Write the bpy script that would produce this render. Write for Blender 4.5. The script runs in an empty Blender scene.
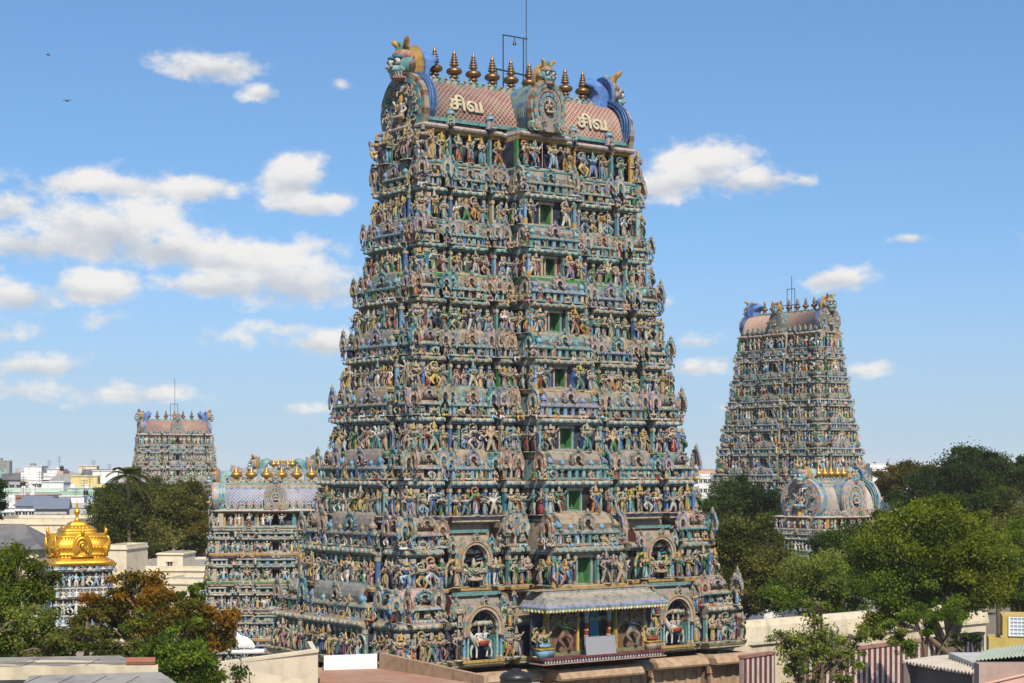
import bpy, math, random
import numpy as np
from mathutils import Matrix, Vector

random.seed(7)
rng = np.random.default_rng(11)
R = math.radians
PI = math.pi
scene = bpy.context.scene
COL = scene.collection

# ------------------------------------------------------------------ camera
FOC = 1880.0          # focal length in pixels of a 1024 wide frame
EYE = 23.5
HOR = 468.0


def at(px, py, Y):
    """world point that the photograph shows at pixel px, py, Y metres ahead"""
    return np.array([(px - 512) / FOC * Y, Y, EYE + (HOR - py) / FOC * Y])


# ------------------------------------------------------------------ paint colours, and a near-black for shaded recesses
PALETTE = {
    'cream': (.52, .44, .30), 'tan': (.40, .31, .21), 'taupe': (.33, .28, .23), 'grey': (.27, .27, .25),
    'greyteal': (.20, .30, .28), 'teal': (.12, .32, .31), 'paleteal': (.25, .47, .44), 'sky': (.20, .40, .58),
    'blue': (.07, .19, .45), 'lilac': (.27, .29, .45), 'navy': (.018, .03, .075), 'pink': (.50, .30, .26),
    'salmon': (.46, .25, .19), 'red': (.33, .045, .04), 'maroon': (.15, .03, .03), 'ochre': (.55, .32, .07),
    'yellow': (.66, .47, .10), 'green': (.05, .22, .06), 'grass': (.07, .32, .07), 'white': (.70, .68, .62),
    'black': (.02, .02, .022), 'gold': (.55, .37, .09), 'skin': (.53, .38, .24), 'skin2': (.48, .40, .30),
    'skingreen': (.16, .33, .18), 'skinblue': (.22, .36, .46), 'dark': (.020, .018, .022), 'granite': (.36, .25, .155),  # 'dark': near-black that puts the shade of recesses and openings into the colour
    'brown': (.20, .11, .06), 'palepink': (.55, .38, .33), 'peacock': (.03, .22, .33), 'bronze': (.28, .15, .06),
    'stone': (.40, .37, .31), 'orange': (.55, .20, .04), 'olive': (.22, .22, .10), 'paleblue': (.40, .52, .60),
}
CN = list(PALETTE)
CI = {k: i for i, k in enumerate(CN)}
CRGB = np.array([PALETTE[k] for k in CN]) * .73


class Geo:
    """collects polygons; a face keeps a colour index and a fade factor"""

    def __init__(s):
        s.V = []; s.n = 0
        s.Q = []; s.QC = []; s.QJ = []
        s.T = []; s.TC = []; s.TJ = []

    def raw(s, v, q=None, t=None, c='cream', j=1.0):
        v = np.asarray(v, float).reshape(-1, 3)
        if q is not None and len(q):
            q = np.asarray(q, int).reshape(-1, 4)
            s.Q.append(q + s.n)
            s.QC.append(np.full(len(q), CI[c]) if isinstance(c, str) else np.asarray(c)[:len(q)])
            s.QJ.append(np.full(len(q), j))
        if t is not None and len(t):
            t = np.asarray(t, int).reshape(-1, 3)
            s.T.append(t + s.n)
            s.TC.append(np.full(len(t), CI[c]) if isinstance(c, str) else np.asarray(c)[-len(t):])
            s.TJ.append(np.full(len(t), j))
        s.V.append(v); s.n += len(v)

    def freeze(s):
        if len(s.V) != 1:
            s.V = [np.concatenate(s.V) if s.V else np.zeros((0, 3))]
        for a in 'QT':
            for b in ('', 'C', 'J'):
                l = getattr(s, a + b)
                if len(l) > 1:
                    setattr(s, a + b, [np.concatenate(l)])
        return s

    def put(s, g, t=(0, 0, 0), rz=0.0, sc=1.0, table=None, j=1.0, M=None):
        """append a transformed copy of g; table maps colour index -> colour index"""
        g.freeze()
        v = g.V[0] * np.asarray(sc, float)
        if M is not None:
            v = v @ np.asarray(M).T
        if rz:
            c, n = math.cos(rz), math.sin(rz)
            v = np.stack([v[:, 0] * c - v[:, 1] * n, v[:, 0] * n + v[:, 1] * c, v[:, 2]], 1)
        v = v + np.asarray(t, float)
        for a in 'QT':
            if getattr(g, a):
                getattr(s, a).append(getattr(g, a)[0] + s.n)
                c = getattr(g, a + 'C')[0]
                getattr(s, a + 'C').append(c if table is None else table[c])
                getattr(s, a + 'J').append(getattr(g, a + 'J')[0] * j)
        s.V.append(v); s.n += len(v)

    # ---- primitives
    def box(s, x0, x1, y0, y1, z0, z1, c, j=1.0, bottom=True):
        v = [(x0, y0, z0), (x1, y0, z0), (x1, y1, z0), (x0, y1, z0), (x0, y0, z1), (x1, y0, z1), (x1, y1, z1), (x0, y1, z1)]
        q = [(0, 1, 5, 4), (1, 2, 6, 5), (2, 3, 7, 6), (3, 0, 4, 7), (4, 5, 6, 7)]
        if bottom: q.append((3, 2, 1, 0))
        s.raw(v, q, None, c, j)

    def loft(s, rings, cols, cap0=False, cap1=False, closed=True):
        """rings: equal-length point loops, counter-clockwise seen from above"""
        n = len(rings[0])
        v = np.concatenate([np.asarray(r, float) for r in rings])
        m = n if closed else n - 1
        i = np.arange(m)
        q = []; c = []
        for k in range(len(rings) - 1):
            a = k * n + i; b = k * n + (i + 1) % n
            q.append(np.stack([a, b, b + n, a + n], 1))
            ck = cols if isinstance(cols, str) else cols[k]
            c.append(np.full(m, CI[ck]))
        s.raw(v, np.concatenate(q), None, np.concatenate(c))
        for flag, k, up in ((cap0, 0, False), (cap1, len(rings) - 1, True)):
            if flag:
                ck = cols if isinstance(cols, str) else cols[0 if not up else -1]
                r = np.asarray(rings[k], float)
                vv = np.concatenate([r, r.mean(0)[None]])
                t = [((x, (x + 1) % n, n) if up else ((x + 1) % n, x, n)) for x in range(n)]
                s.raw(vv, None, t, ck)

    def lathe(s, prof, n, cols, c=(0, 0, 0), sq=0.0, cap=True, ry=1.0, ph=0.0):
        """profile of (radius, z); sq > 0 squares the section off"""
        a = np.arange(n) / n * 2 * PI + ph
        ca, sa = np.cos(a), np.sin(a)
        k = 1.0
        if sq:
            p = 2 + 6 * sq
            k = (np.abs(ca) ** p + np.abs(sa) ** p) ** (-1 / p)
        rings = [np.stack([c[0] + r * k * ca, c[1] + r * k * sa * ry, np.full(n, c[2] + z)], 1) for r, z in prof]
        s.loft(rings, cols, cap0=False, cap1=cap)

    def tube(s, pts, rad, n, c, cap=True):
        pts = np.asarray(pts, float)
        m = len(pts)
        rad = np.broadcast_to(np.asarray(rad, float), (m,))
        rings = []
        d = np.gradient(pts, axis=0) if m > 2 else np.repeat((pts[-1] - pts[0])[None], m, 0)
        for i in range(m):
            t = d[i] / (np.linalg.norm(d[i]) + 1e-9)
            up = np.array([0, 0, 1.0]) if abs(t[2]) < .9 else np.array([1.0, 0, 0])
            e1 = np.cross(up, t); e1 /= np.linalg.norm(e1)
            e2 = np.cross(t, e1)
            a = np.arange(n) / n * 2 * PI
            rings.append(pts[i] + rad[i] * (np.cos(a)[:, None] * e1 + np.sin(a)[:, None] * e2))
        s.loft(rings, c, cap0=cap, cap1=cap)

    def sphere(s, c, r, col, nu=10, nv=6):
        r = np.broadcast_to(np.asarray(r, float), (3,))
        a = np.arange(nu) / nu * 2 * PI
        rings = []
        for k in range(nv + 1):
            p = -PI / 2 + PI * k / nv
            rr = max(math.cos(p), .02)
            rings.append(np.stack([c[0] + r[0] * rr * np.cos(a), c[1] + r[1] * rr * np.sin(a), np.full(nu, c[2] + r[2] * math.sin(p))], 1))
        s.loft(rings, col)

    def arch(s, cx, y0, y1, cz, ri, ro, n, cols, a0=-30, a1=210, sz=1.0):
        """horseshoe band standing in the x-z plane between depths y0 (front) and y1"""
        a = np.radians(np.linspace(a0, a1, n + 1))
        ca, sa = np.cos(a), np.sin(a) * sz
        L = [np.stack([cx + r * ca, np.full(n + 1, y), cz + r * sa], 1) for r, y in ((ri, y0), (ro, y0), (ro, y1), (ri, y1))]
        i = np.arange(n)
        v = np.concatenate(L); m = n + 1
        q = []
        for p, w in ((0, 1), (1, 2), (3, 0)):
            q.append(np.stack([p * m + i, w * m + i, w * m + i + 1, p * m + i + 1], 1)[:, ::-1])
        col = cols if not isinstance(cols, str) else [cols]
        c = np.array([CI[col[k % len(col)]] for k in range(n)])
        s.raw(v, np.concatenate(q), None, np.concatenate([c] * 3))

    def disc(s, cx, y, cz, r, n, c, a0=-30, a1=210, sz=1.0):
        a = np.radians(np.linspace(a0, a1, n + 1))
        v = np.concatenate([np.stack([cx + r * np.cos(a), np.full(n + 1, y), cz + r * np.sin(a) * sz], 1), [(cx, y, cz)]])
        s.raw(v, None, [(i + 1, i, n + 1) for i in range(n)], c)

    def build(s, name, mat, parent=None, smooth=False, loc=None, rz=0.0):
        s.freeze()
        me = bpy.data.meshes.new(name)
        V = s.V[0]
        Q = s.Q[0] if s.Q else np.zeros((0, 4), int)
        T = s.T[0] if s.T else np.zeros((0, 3), int)
        fc = np.concatenate([s.QC[0] if s.Q else np.zeros(0, int), s.TC[0] if s.T else np.zeros(0, int)]).astype(int)
        fj = np.concatenate([s.QJ[0] if s.Q else np.zeros(0), s.TJ[0] if s.T else np.zeros(0)])
        me.vertices.add(len(V)); me.vertices.foreach_set('co', V.astype(np.float32).ravel())
        loops = np.concatenate([Q.ravel(), T.ravel()]).astype(np.int32)
        tot = np.concatenate([np.full(len(Q), 4), np.full(len(T), 3)]).astype(np.int32)
        start = np.concatenate([[0], np.cumsum(tot)[:-1]]).astype(np.int32)
        me.loops.add(len(loops)); me.loops.foreach_set('vertex_index', loops)
        me.polygons.add(len(tot)); me.polygons.foreach_set('loop_start', start)
        try:
            me.polygons.foreach_set('loop_total', tot)
        except Exception:
            pass
        me.polygons.foreach_set('use_smooth', np.full(len(tot), bool(smooth)))
        rgb = np.clip(CRGB[fc] * fj[:, None], 0, .85)
        at_ = me.attributes.new('Col', 'FLOAT_COLOR', 'FACE')
        at_.data.foreach_set('color', np.concatenate([rgb, np.ones((len(rgb), 1))], 1).astype(np.float32).ravel())
        me.update(calc_edges=True)
        me.materials.append(mat)
        return link(name, me, parent, loc, rz)


def link(name, me, parent=None, loc=None, rz=0.0):
    o = bpy.data.objects.new(name, me)
    COL.objects.link(o)
    if parent is not None: o.parent = parent
    if loc is not None: o.location = [float(x) for x in loc]
    if rz: o.rotation_euler = (0, 0, rz)
    return o


def tag(o, label=None, cat=None, group=None, kind=None):
    if label: o['label'] = label
    if cat: o['category'] = cat
    if group: o['group'] = group
    if kind: o['kind'] = kind
    return o


def empty(name, loc=(0, 0, 0), rz=0.0, label=None, cat=None, group=None):
    o = bpy.data.objects.new(name, None)
    o.empty_display_size = .5
    COL.objects.link(o)
    o.location = [float(x) for x in loc]; o.rotation_euler = (0, 0, rz)
    return tag(o, label, cat, group)


# ------------------------------------------------------------------ materials
def new_mat(name):
    m = bpy.data.materials.new(name); m.use_nodes = True
    nt = m.node_tree
    b = nt.nodes['Principled BSDF']
    return m, nt, b


def N(nt, typ, **kw):
    n = nt.nodes.new(typ)
    for k, v in kw.items():
        if k.startswith('i_'):
            n.inputs[int(k[2:])].default_value = v
        else:
            setattr(n, k, v)
    return n


def noise(nt, scale, detail=4, rough=.55, vec=None):
    n = N(nt, 'ShaderNodeTexNoise')
    n.inputs['Scale'].default_value = scale; n.inputs['Detail'].default_value = detail; n.inputs['Roughness'].default_value = rough
    if vec is not None: nt.links.new(vec, n.inputs['Vector'])
    return n.outputs['Fac']


def ramp(nt, src, p0, c0, p1, c1):
    r = N(nt, 'ShaderNodeValToRGB')
    r.color_ramp.elements[0].position = p0; r.color_ramp.elements[0].color = (*c0, 1) if len(c0) == 3 else c0
    r.color_ramp.elements[1].position = p1; r.color_ramp.elements[1].color = (*c1, 1) if len(c1) == 3 else c1
    nt.links.new(src, r.inputs[0])
    return r.outputs[0]


def mixc(nt, a, b, fac, mode='MIX'):
    m = N(nt, 'ShaderNodeMix', data_type='RGBA', blend_type=mode)
    for s, k in ((fac, 0), (a, 6), (b, 7)):
        if hasattr(s, 'is_linked'):
            nt.links.new(s, m.inputs[k])
        elif k == 0:
            m.inputs[0].default_value = s
        else:
            m.inputs[k].default_value = (*s, 1)
    return m.outputs[2]


def coords(nt, scale=(1, 1, 1)):
    tc = N(nt, 'ShaderNodeTexCoord')
    mp = N(nt, 'ShaderNodeMapping')
    mp.inputs['Scale'].default_value = scale
    nt.links.new(tc.outputs['Object'], mp.inputs[0])
    return mp.outputs[0]


def bump(nt, b, src, strength=.3, dist=.05):
    n = N(nt, 'ShaderNodeBump')
    n.inputs['Strength'].default_value = strength; n.inputs['Distance'].default_value = dist
    nt.links.new(src, n.inputs['Height']); nt.links.new(n.outputs[0], b.inputs['Normal'])


def weathered(name, base=None, rough=.8, dirt=(.10, .085, .07), amount=.55, fade=(.42, .39, .33), fadeamt=.35, scale=1.0, streak=True):
    """painted or bare masonry: a base colour (attribute Col when base is None) with faded patches, grime and run-off streaks"""
    m, nt, b = new_mat(name)
    if base is None:
        a = N(nt, 'ShaderNodeAttribute', attribute_name='Col'); col = a.outputs['Color']
    else:
        r = N(nt, 'ShaderNodeRGB'); r.outputs[0].default_value = (*base, 1); col = r.outputs[0]
    v = coords(nt)
    f = ramp(nt, noise(nt, .9 * scale, 5, .6, v), .40, (0, 0, 0), .75, (fadeamt,) * 3)
    col = mixc(nt, col, fade, f)
    g = ramp(nt, noise(nt, 2.3 * scale, 6, .68, v), .48, (0, 0, 0), .72, (amount,) * 3)
    col = mixc(nt, col, dirt, g)
    if streak:
        vs = coords(nt, (3.2 * scale, 3.2 * scale, .22 * scale))
        st = ramp(nt, noise(nt, 1.0, 4, .6, vs), .54, (0, 0, 0), .74, (amount * .9,) * 3)
        col = mixc(nt, col, dirt, st)
    nt.links.new(col, b.inputs['Base Color'])
    b.inputs['Roughness'].default_value = rough
    b.inputs['Specular IOR Level'].default_value = .25
    bump(nt, b, noise(nt, 9 * scale, 5, .65, v), .35, .04)
    return m


def plain(name, col, rough=.6, metal=0.0, vary=.15, scale=3.0):
    m, nt, b = new_mat(name)
    v = coords(nt)
    c = mixc(nt, tuple(x * (1 - vary) for x in col), tuple(min(x * (1 + vary), .9) for x in col), noise(nt, scale, 4, .6, v))
    nt.links.new(c, b.inputs['Base Color'])
    b.inputs['Roughness'].default_value = rough; b.inputs['Metallic'].default_value = metal
    bump(nt, b, noise(nt, scale * 3, 4, .6, v), .15, .02)
    return m


STUCCO = weathered('painted_stucco', None, .75, dirt=(.022, .02, .017), amount=.68, fade=(.42, .40, .34), fadeamt=.20)
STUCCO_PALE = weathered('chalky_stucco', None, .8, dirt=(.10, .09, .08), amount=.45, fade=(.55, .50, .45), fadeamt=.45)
GRANITE = weathered('granite', (.36, .245, .15), .85, dirt=(.11, .075, .05), amount=.6, fade=(.45, .34, .24), fadeamt=.5, scale=.8)
LIMEWASH = weathered('limewash', (.66, .57, .40), .85, dirt=(.30, .25, .18), amount=.4, fade=(.72, .66, .54), fadeamt=.4, scale=.35)
LIMEWASH_OLD = weathered('old_limewash', (.56, .48, .33), .85, dirt=(.22, .18, .13), amount=.5, fade=(.66, .60, .50), fadeamt=.5, scale=.3)
WHITEWASH = weathered('whitewash', (.74, .72, .68), .85, dirt=(.4, .38, .33), amount=.35, fade=(.78, .77, .74), fadeamt=.3, scale=.5)
COPPER = plain('copper_finial', (.23, .125, .055), .42, .8, .35, 4)
GOLD = plain('gold_leaf', (.80, .37, .035), .42, .7, .4, 2.2)
BLUEPAINT = weathered('blue_paint', (.07, .17, .42), .7, dirt=(.05, .07, .12), amount=.5, fade=(.22, .32, .5), fadeamt=.4)
DULLGOLD = plain('tarnished_gold', (.50, .29, .07), .45, .75, .4, 3)
IRON = plain('dark_iron', (.05, .05, .055), .5, .4, .3, 6)
# ------------------------------------------------------------------ sculpted figures
DG = None


def skinned(joints, bones, sub=1):
    """one continuous body grown over a skeleton. joints: name -> (x, y, z, radius); bones: (a, b, colour)"""
    names = list(joints)
    idx = {n: i for i, n in enumerate(names)}
    me = bpy.data.meshes.new('body')
    me.from_pydata([joints[n][:3] for n in names], [(idx[a], idx[b]) for a, b, c in bones], [])
    o = bpy.data.objects.new('body', me); COL.objects.link(o)
    o.modifiers.new('Skin', 'SKIN').use_smooth_shade = True
    for i, n in enumerate(names):
        sv = me.skin_vertices[0].data[i]
        sv.radius = (joints[n][3], joints[n][3]); sv.use_root = (i == 0)
    if sub:
        o.modifiers.new('Sub', 'SUBSURF').levels = sub
    dg = bpy.context.evaluated_depsgraph_get()
    ev = o.evaluated_get(dg); em = ev.to_mesh()
    nv = len(em.vertices)
    V = np.empty(nv * 3, np.float32); em.vertices.foreach_get('co', V); V = V.reshape(-1, 3).astype(float)
    q = []; t = []
    for p in em.polygons:
        vs = list(p.vertices)
        if len(vs) == 4: q.append(vs)
        elif len(vs) == 3: t.append(vs)
        else:
            for k in range(1, len(vs) - 1): t.append([vs[0], vs[k], vs[k + 1]])
    ev.to_mesh_clear()
    bpy.data.objects.remove(o); bpy.data.meshes.remove(me)
    A = np.array([joints[a][:3] for a, b, c in bones]); B = np.array([joints[b][:3] for a, b, c in bones])
    ra = np.array([joints[a][3] for a, b, c in bones]); rb = np.array([joints[b][3] for a, b, c in bones])
    cc = np.array([CI[c] for a, b, c in bones])

    def col(faces):
        if not len(faces): return np.zeros(0, int)
        P = V[np.asarray(faces)].mean(1)
        d = B - A; L = (d ** 2).sum(1) + 1e-9
        u = np.clip(((P[:, None] - A) * d).sum(2) / L, 0, 1)
        dist = np.linalg.norm(P[:, None] - (A + u[..., None] * d), axis=2) - (ra + u * (rb - ra)) * .9
        return cc[dist.argmin(1)]
    g = Geo()
    q = np.asarray(q, int).reshape(-1, 4); t = np.asarray(t, int).reshape(-1, 3)
    g.raw(V, q, t, np.concatenate([col(q), col(t)]))
    return g.freeze()


# colour slots of a figure: skin, ochre = garment, gold = crown, red = sash
def humanoid(arms, legs='stand', sway=0.0, skirt=False, crown=True, lean=0.0, sub=1):
    j = {'pelvis': (sway, 0, .52, .088), 'waist': (sway * .3, -.005, .615, .07), 'chest': (-sway * .5, -.01 + lean, .735, .098),
         'neck': (-sway * .6, lean, .825, .042), 'head': (-sway * .4, -.015 + lean, .905, .066)}
    b = [('pelvis', 'waist', 'red'), ('waist', 'chest', 'skin'), ('chest', 'neck', 'skin'), ('neck', 'head', 'skin')]
    if crown:
        j['crown1'] = (-sway * .4, lean, .985, .068); j['crown2'] = (-sway * .4, lean, 1.07, .045); j['crown3'] = (-sway * .4, lean, 1.16, .015)
        b += [('head', 'crown1', 'gold'), ('crown1', 'crown2', 'gold'), ('crown2', 'crown3', 'gold')]
    else:
        j['bun'] = (.03, .03 + lean, .985, .045)
        b += [('head', 'bun', 'black')]
    if legs == 'stand' and skirt:
        j['hem1'] = (sway * .5, -.005, .30, .105); j['hem2'] = (0, -.01, .03, .115)
        b += [('pelvis', 'hem1', 'ochre'), ('hem1', 'hem2', 'ochre')]
    else:
        L = {'stand': (((.075, -.01, .29), (.085, -.02, .03)), ((-.075, -.015, .29), (-.085, -.03, .03))),
             'stride': (((.10, -.07, .30), (.16, -.05, .03)), ((-.09, .0, .29), (-.17, .03, .03))),
             'dance': (((.22, -.10, .33), (.12, -.04, .03)), ((-.24, -.10, .35), (-.05, -.12, .14))),
             'raise': (((.07, -.02, .28), (.06, -.03, .03)), ((-.20, -.16, .50), (-.10, -.17, .26))),
             'seat': (((.22, -.14, .46), (.0, -.20, .42)), ((-.22, -.14, .46), (-.16, -.18, .18))),
             'cross': (((.24, -.12, .48), (-.03, -.20, .455)), ((-.24, -.12, .48), (.05, -.18, .44))),
             'kneel': (((.10, -.16, .40), (.11, .02, .34)), ((-.10, -.10, .33), (-.10, .12, .33)))}[legs]
        for s, (k, f) in zip('lr', L):
            x = .06 if s == 'l' else -.06
            j['hip' + s] = (x + sway, 0, .47, .08); j['knee' + s] = (*k, .058); j['foot' + s] = (*f, .043)
            b += [('pelvis', 'hip' + s, 'ochre'), ('hip' + s, 'knee' + s, 'ochre'), ('knee' + s, 'foot' + s, 'ochre')]
    for i, (sx, e, h) in enumerate(arms):
        k = str(i)
        j['sh' + k] = (sx * .125 - sway * .5, lean, .79 - .02 * (i // 2), .047); j['el' + k] = (*e, .036); j['ha' + k] = (*h, .034)
        b += [('chest', 'sh' + k, 'skin'), ('sh' + k, 'el' + k, 'skin'), ('el' + k, 'ha' + k, 'skin')]
    return skinned(j, b, sub)


UP_R = (-1, (-.24, -.02, .74), (-.23, -.10, .92)); DN_L = (1, (.22, .01, .64), (.21, -.06, .50))
DN_R = (-1, (-.22, .01, .64), (-.21, -.06, .50)); UP_L = (1, (.24, -.02, .74), (.23, -.10, .92))
FW_R = (-1, (-.19, -.06, .64), (-.05, -.19, .70)); FW_L = (1, (.19, -.06, .64), (.05, -.19, .68))
OUT_R = (-1, (-.24, .0, .80), (-.31, -.06, .94)); OUT_L = (1, (.24, .0, .80), (.31, -.06, .94))
BEND_R = (-1, (-.24, .0, .66), (-.13, -.12, .56)); BEND_L = (1, (.24, .0, .66), (.13, -.12, .56))


def fan_arms(n):
    out = []
    for k in range(n):
        for s in (-1, 1):
            a = R(-25 + 95 * k / max(n - 1, 1))
            out.append((s, (s * (.125 + .19 * math.cos(a)), .02 + .01 * k, .79 + .19 * math.sin(a)), (s * (.125 + .36 * math.cos(a)), -.02, .79 + .36 * math.sin(a))))
    return out


def make_figures(sub):
    F = [humanoid([UP_R, DN_L], sway=.02, sub=sub), humanoid([FW_R, FW_L], sub=sub),
         humanoid([BEND_R, BEND_L, OUT_R, OUT_L], sub=sub), humanoid([BEND_R, DN_L], skirt=True, sway=.03, crown=False, sub=sub),
         humanoid([UP_R, OUT_L], 'stride', sub=sub), humanoid([FW_R, UP_L], skirt=True, sway=-.03, sub=sub),
         humanoid([OUT_R, BEND_L], 'dance', sway=-.02, crown=False, sub=sub), humanoid([DN_R, DN_L, UP_R, UP_L], skirt=True, sub=sub),
         humanoid([BEND_R, UP_L], 'stride', sway=-.03, sub=sub), humanoid([DN_R, BEND_L], skirt=True, sway=-.02, crown=False, sub=sub)]
    rd = random.Random(31)

    def arm(s):
        a = R(rd.choice([-75, -70, -60, -40, -20, 15, 40])); b = a + R(rd.uniform(10, 95)); f = rd.uniform(-.12, -.02)
        e = (s * (.125 + .13 * math.cos(a)), f * .4, .79 + .15 * math.sin(a))
        return (s, e, (e[0] + s * .10 * math.cos(b) - s * .03, f - .03, e[2] + .15 * math.sin(b)))
    for k in range(16):
        n = 1 if rd.random() < .65 else 2
        F.append(humanoid([arm(s) for _ in range(n) for s in (-1, 1)], rd.choice(['stand', 'stand', 'stand', 'stride', 'dance']), rd.uniform(-.04, .04), rd.random() < .42, rd.random() < .72, 0, sub))
    S = [humanoid([BEND_R, BEND_L, OUT_R, OUT_L], 'cross', sub=sub), humanoid([FW_R, DN_L], 'seat', sub=sub),
         humanoid([UP_R, BEND_L], 'kneel', crown=False, sub=sub)]
    G = [humanoid([BEND_R, BEND_L, UP_R, OUT_L], 'raise', sway=.03, sub=sub), humanoid([BEND_R, OUT_L, OUT_R, UP_L], 'stride', sway=-.03, sub=sub)]
    return F, S, G


FIG, SEAT, GUARD = make_figures(1)


def dress(g, seat, rd):
    """necklace, belt ends, shoulder jewels, a pedestal and often a flame-edged halo"""
    z = 0.0
    o = Geo(); o.put(g)
    if not seat:
        o.lathe([(.17, -.0), (.19, .02), (.15, .045)], 8, rd.choice(['taupe', 'greyteal', 'tan', 'cream']), (0, 0, 0))
        for s in (-1, 1): o.tube([(s * .03, -.085, .53), (s * rd.uniform(.04, .10), -.11, .36), (s * rd.uniform(.05, .14), -.09, .22)], [.02, .025, .03], 4, 'red')
    o.arch(0, -.125, -.07, .80, .055, .085, 7, 'gold', 180, 360)
    o.arch(0, -.135, -.08, .76, .10, .122, 7, 'red', 190, 350)
    for s in (-1, 1):
        o.sphere((s * .135, -.01, .815), .042, 'gold', 6, 4); o.sphere((s * .07, -.01, .90), .025, 'gold', 5, 3)
    k = rd.random()
    if k < .45: o.arch(0, .03, .07, .93, .10, .165, 10, ['gold', 'red'], -40, 220)
    elif k < .62:
        o.arch(0, .09, .16, .62, .30, .37, 12, ['gold', 'greyteal', 'gold', 'red'], -25, 205, 1.35)
        for s in (-1, 1): o.box(s * .33 - .03, s * .33 + .03, .09, .16, .0, .45, 'greyteal')
    elif k < .8: o.tube([(.27, -.08, .03), (.26, -.09, 1.02)], .016, 5, 'red'); o.sphere((.26, -.09, 1.02), .035, 'gold', 5, 4)
    return o.freeze()


_rd = random.Random(8)
FIG = [dress(g, False, _rd) for g in FIG] + [dress(g, False, _rd) for g in FIG]
GUARD = [dress(g, False, _rd) for g in GUARD]; SEAT = [dress(g, True, _rd) for g in SEAT] * 2
FIGL, SEATL, GUARDL = make_figures(0)
SHIVA = humanoid(fan_arms(6), 'dance', sway=.02, sub=1)
SHIVAL = humanoid(fan_arms(3), 'stride', sway=.03, sub=0)
RIDER = humanoid([BEND_R, UP_L], 'seat', sub=1)


def make_horse():
    j = {'rump': (.42, 0, 1.02, .24), 'belly': (0, 0, .98, .23), 'chest': (-.45, 0, 1.03, .23), 'neck': (-.66, 0, 1.34, .14),
         'poll': (-.78, 0, 1.58, .10), 'jaw': (-.95, 0, 1.46, .075), 'nose': (-1.06, 0, 1.36, .055),
         'tail': (.66, 0, 1.0, .05), 'tail2': (.78, 0, .62, .06), 'ear': (-.77, .03, 1.72, .03)}
    b = [('rump', 'belly', 'white'), ('belly', 'chest', 'white'), ('chest', 'neck', 'white'), ('neck', 'poll', 'white'), ('poll', 'jaw', 'white'),
         ('jaw', 'nose', 'white'), ('rump', 'tail', 'white'), ('tail', 'tail2', 'tan'), ('poll', 'ear', 'white')]
    for k, (x, kx, fx, y) in enumerate(((-.46, -.60, -.56, .13), (-.40, -.36, -.38, -.13), (.44, .52, .44, .14), (.46, .62, .60, -.14))):
        k = str(k)
        j['hip' + k] = (x, y, .82, .11); j['knee' + k] = (kx, y, .46, .065); j['foot' + k] = (fx, y, .05, .055)
        b += [('chest' if x < 0 else 'rump', 'hip' + k, 'white'), ('hip' + k, 'knee' + k, 'white'), ('knee' + k, 'foot' + k, 'white')]
    return skinned(j, b, 1)


def make_bull():
    """a seated bull, legs folded, head up, looking along -x"""
    j = {'rump': (.55, 0, .42, .34), 'belly': (.1, 0, .45, .36), 'chest': (-.40, 0, .52, .34), 'hump': (-.36, 0, .92, .17), 'neck': (-.62, 0, .86, .22),
         'head': (-.80, 0, 1.10, .17), 'muzzle': (-1.04, 0, 1.0, .11), 'hornl': (-.76, .14, 1.32, .04), 'hornr': (-.76, -.14, 1.32, .04),
         'kneel': (-.72, .24, .16, .11), 'kneer': (-.72, -.24, .16, .11), 'hockl': (.25, .36, .16, .12), 'hockr': (.25, -.36, .16, .12)}
    b = [(a, c, 'white') for a, c in (('rump', 'belly'), ('belly', 'chest'), ('chest', 'hump'), ('chest', 'neck'), ('neck', 'head'), ('head', 'muzzle'),
                                      ('head', 'hornl'), ('head', 'hornr'), ('chest', 'kneel'), ('chest', 'kneer'), ('rump', 'hockl'), ('rump', 'hockr'))]
    return skinned(j, b, 1)


HORSE = make_horse()
BULL = make_bull()

SKINS = ['skin', 'skin', 'skin2', 'cream', 'cream', 'skin2', 'skin', 'cream', 'skingreen', 'skinblue', 'palepink', 'white', 'cream', 'skin2']
CLOTH = ['ochre', 'yellow', 'teal', 'sky', 'skin', 'pink', 'green', 'sky', 'skin', 'tan', 'cream', 'red', 'white', 'green', 'palepink', 'navy', 'orange', 'sky', 'cream', 'skin2', 'tan', 'lilac', 'white', 'cream', 'skin2', 'white', 'cream', 'skin2', 'greyteal', 'paleblue', 'paleblue', 'brown']
CROWN = ['gold', 'tan', 'ochre', 'skin2', 'cream', 'taupe', 'greyteal']
SASH = ['red', 'green', 'teal', 'yellow', 'navy', 'pink', 'cream', 'blue']


def fig_table(r=None, pale=False):
    r = r or random
    t = np.arange(len(CN))
    t[CI['skin']] = CI[r.choice(SKINS)]; t[CI['ochre']] = CI[r.choice(CLOTH)]
    t[CI['gold']] = CI[r.choice(CROWN)]; t[CI['red']] = CI[r.choice(SASH)]
    t[CI['black']] = CI[r.choice(['black', 'navy', 'brown'])]
    return t
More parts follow.
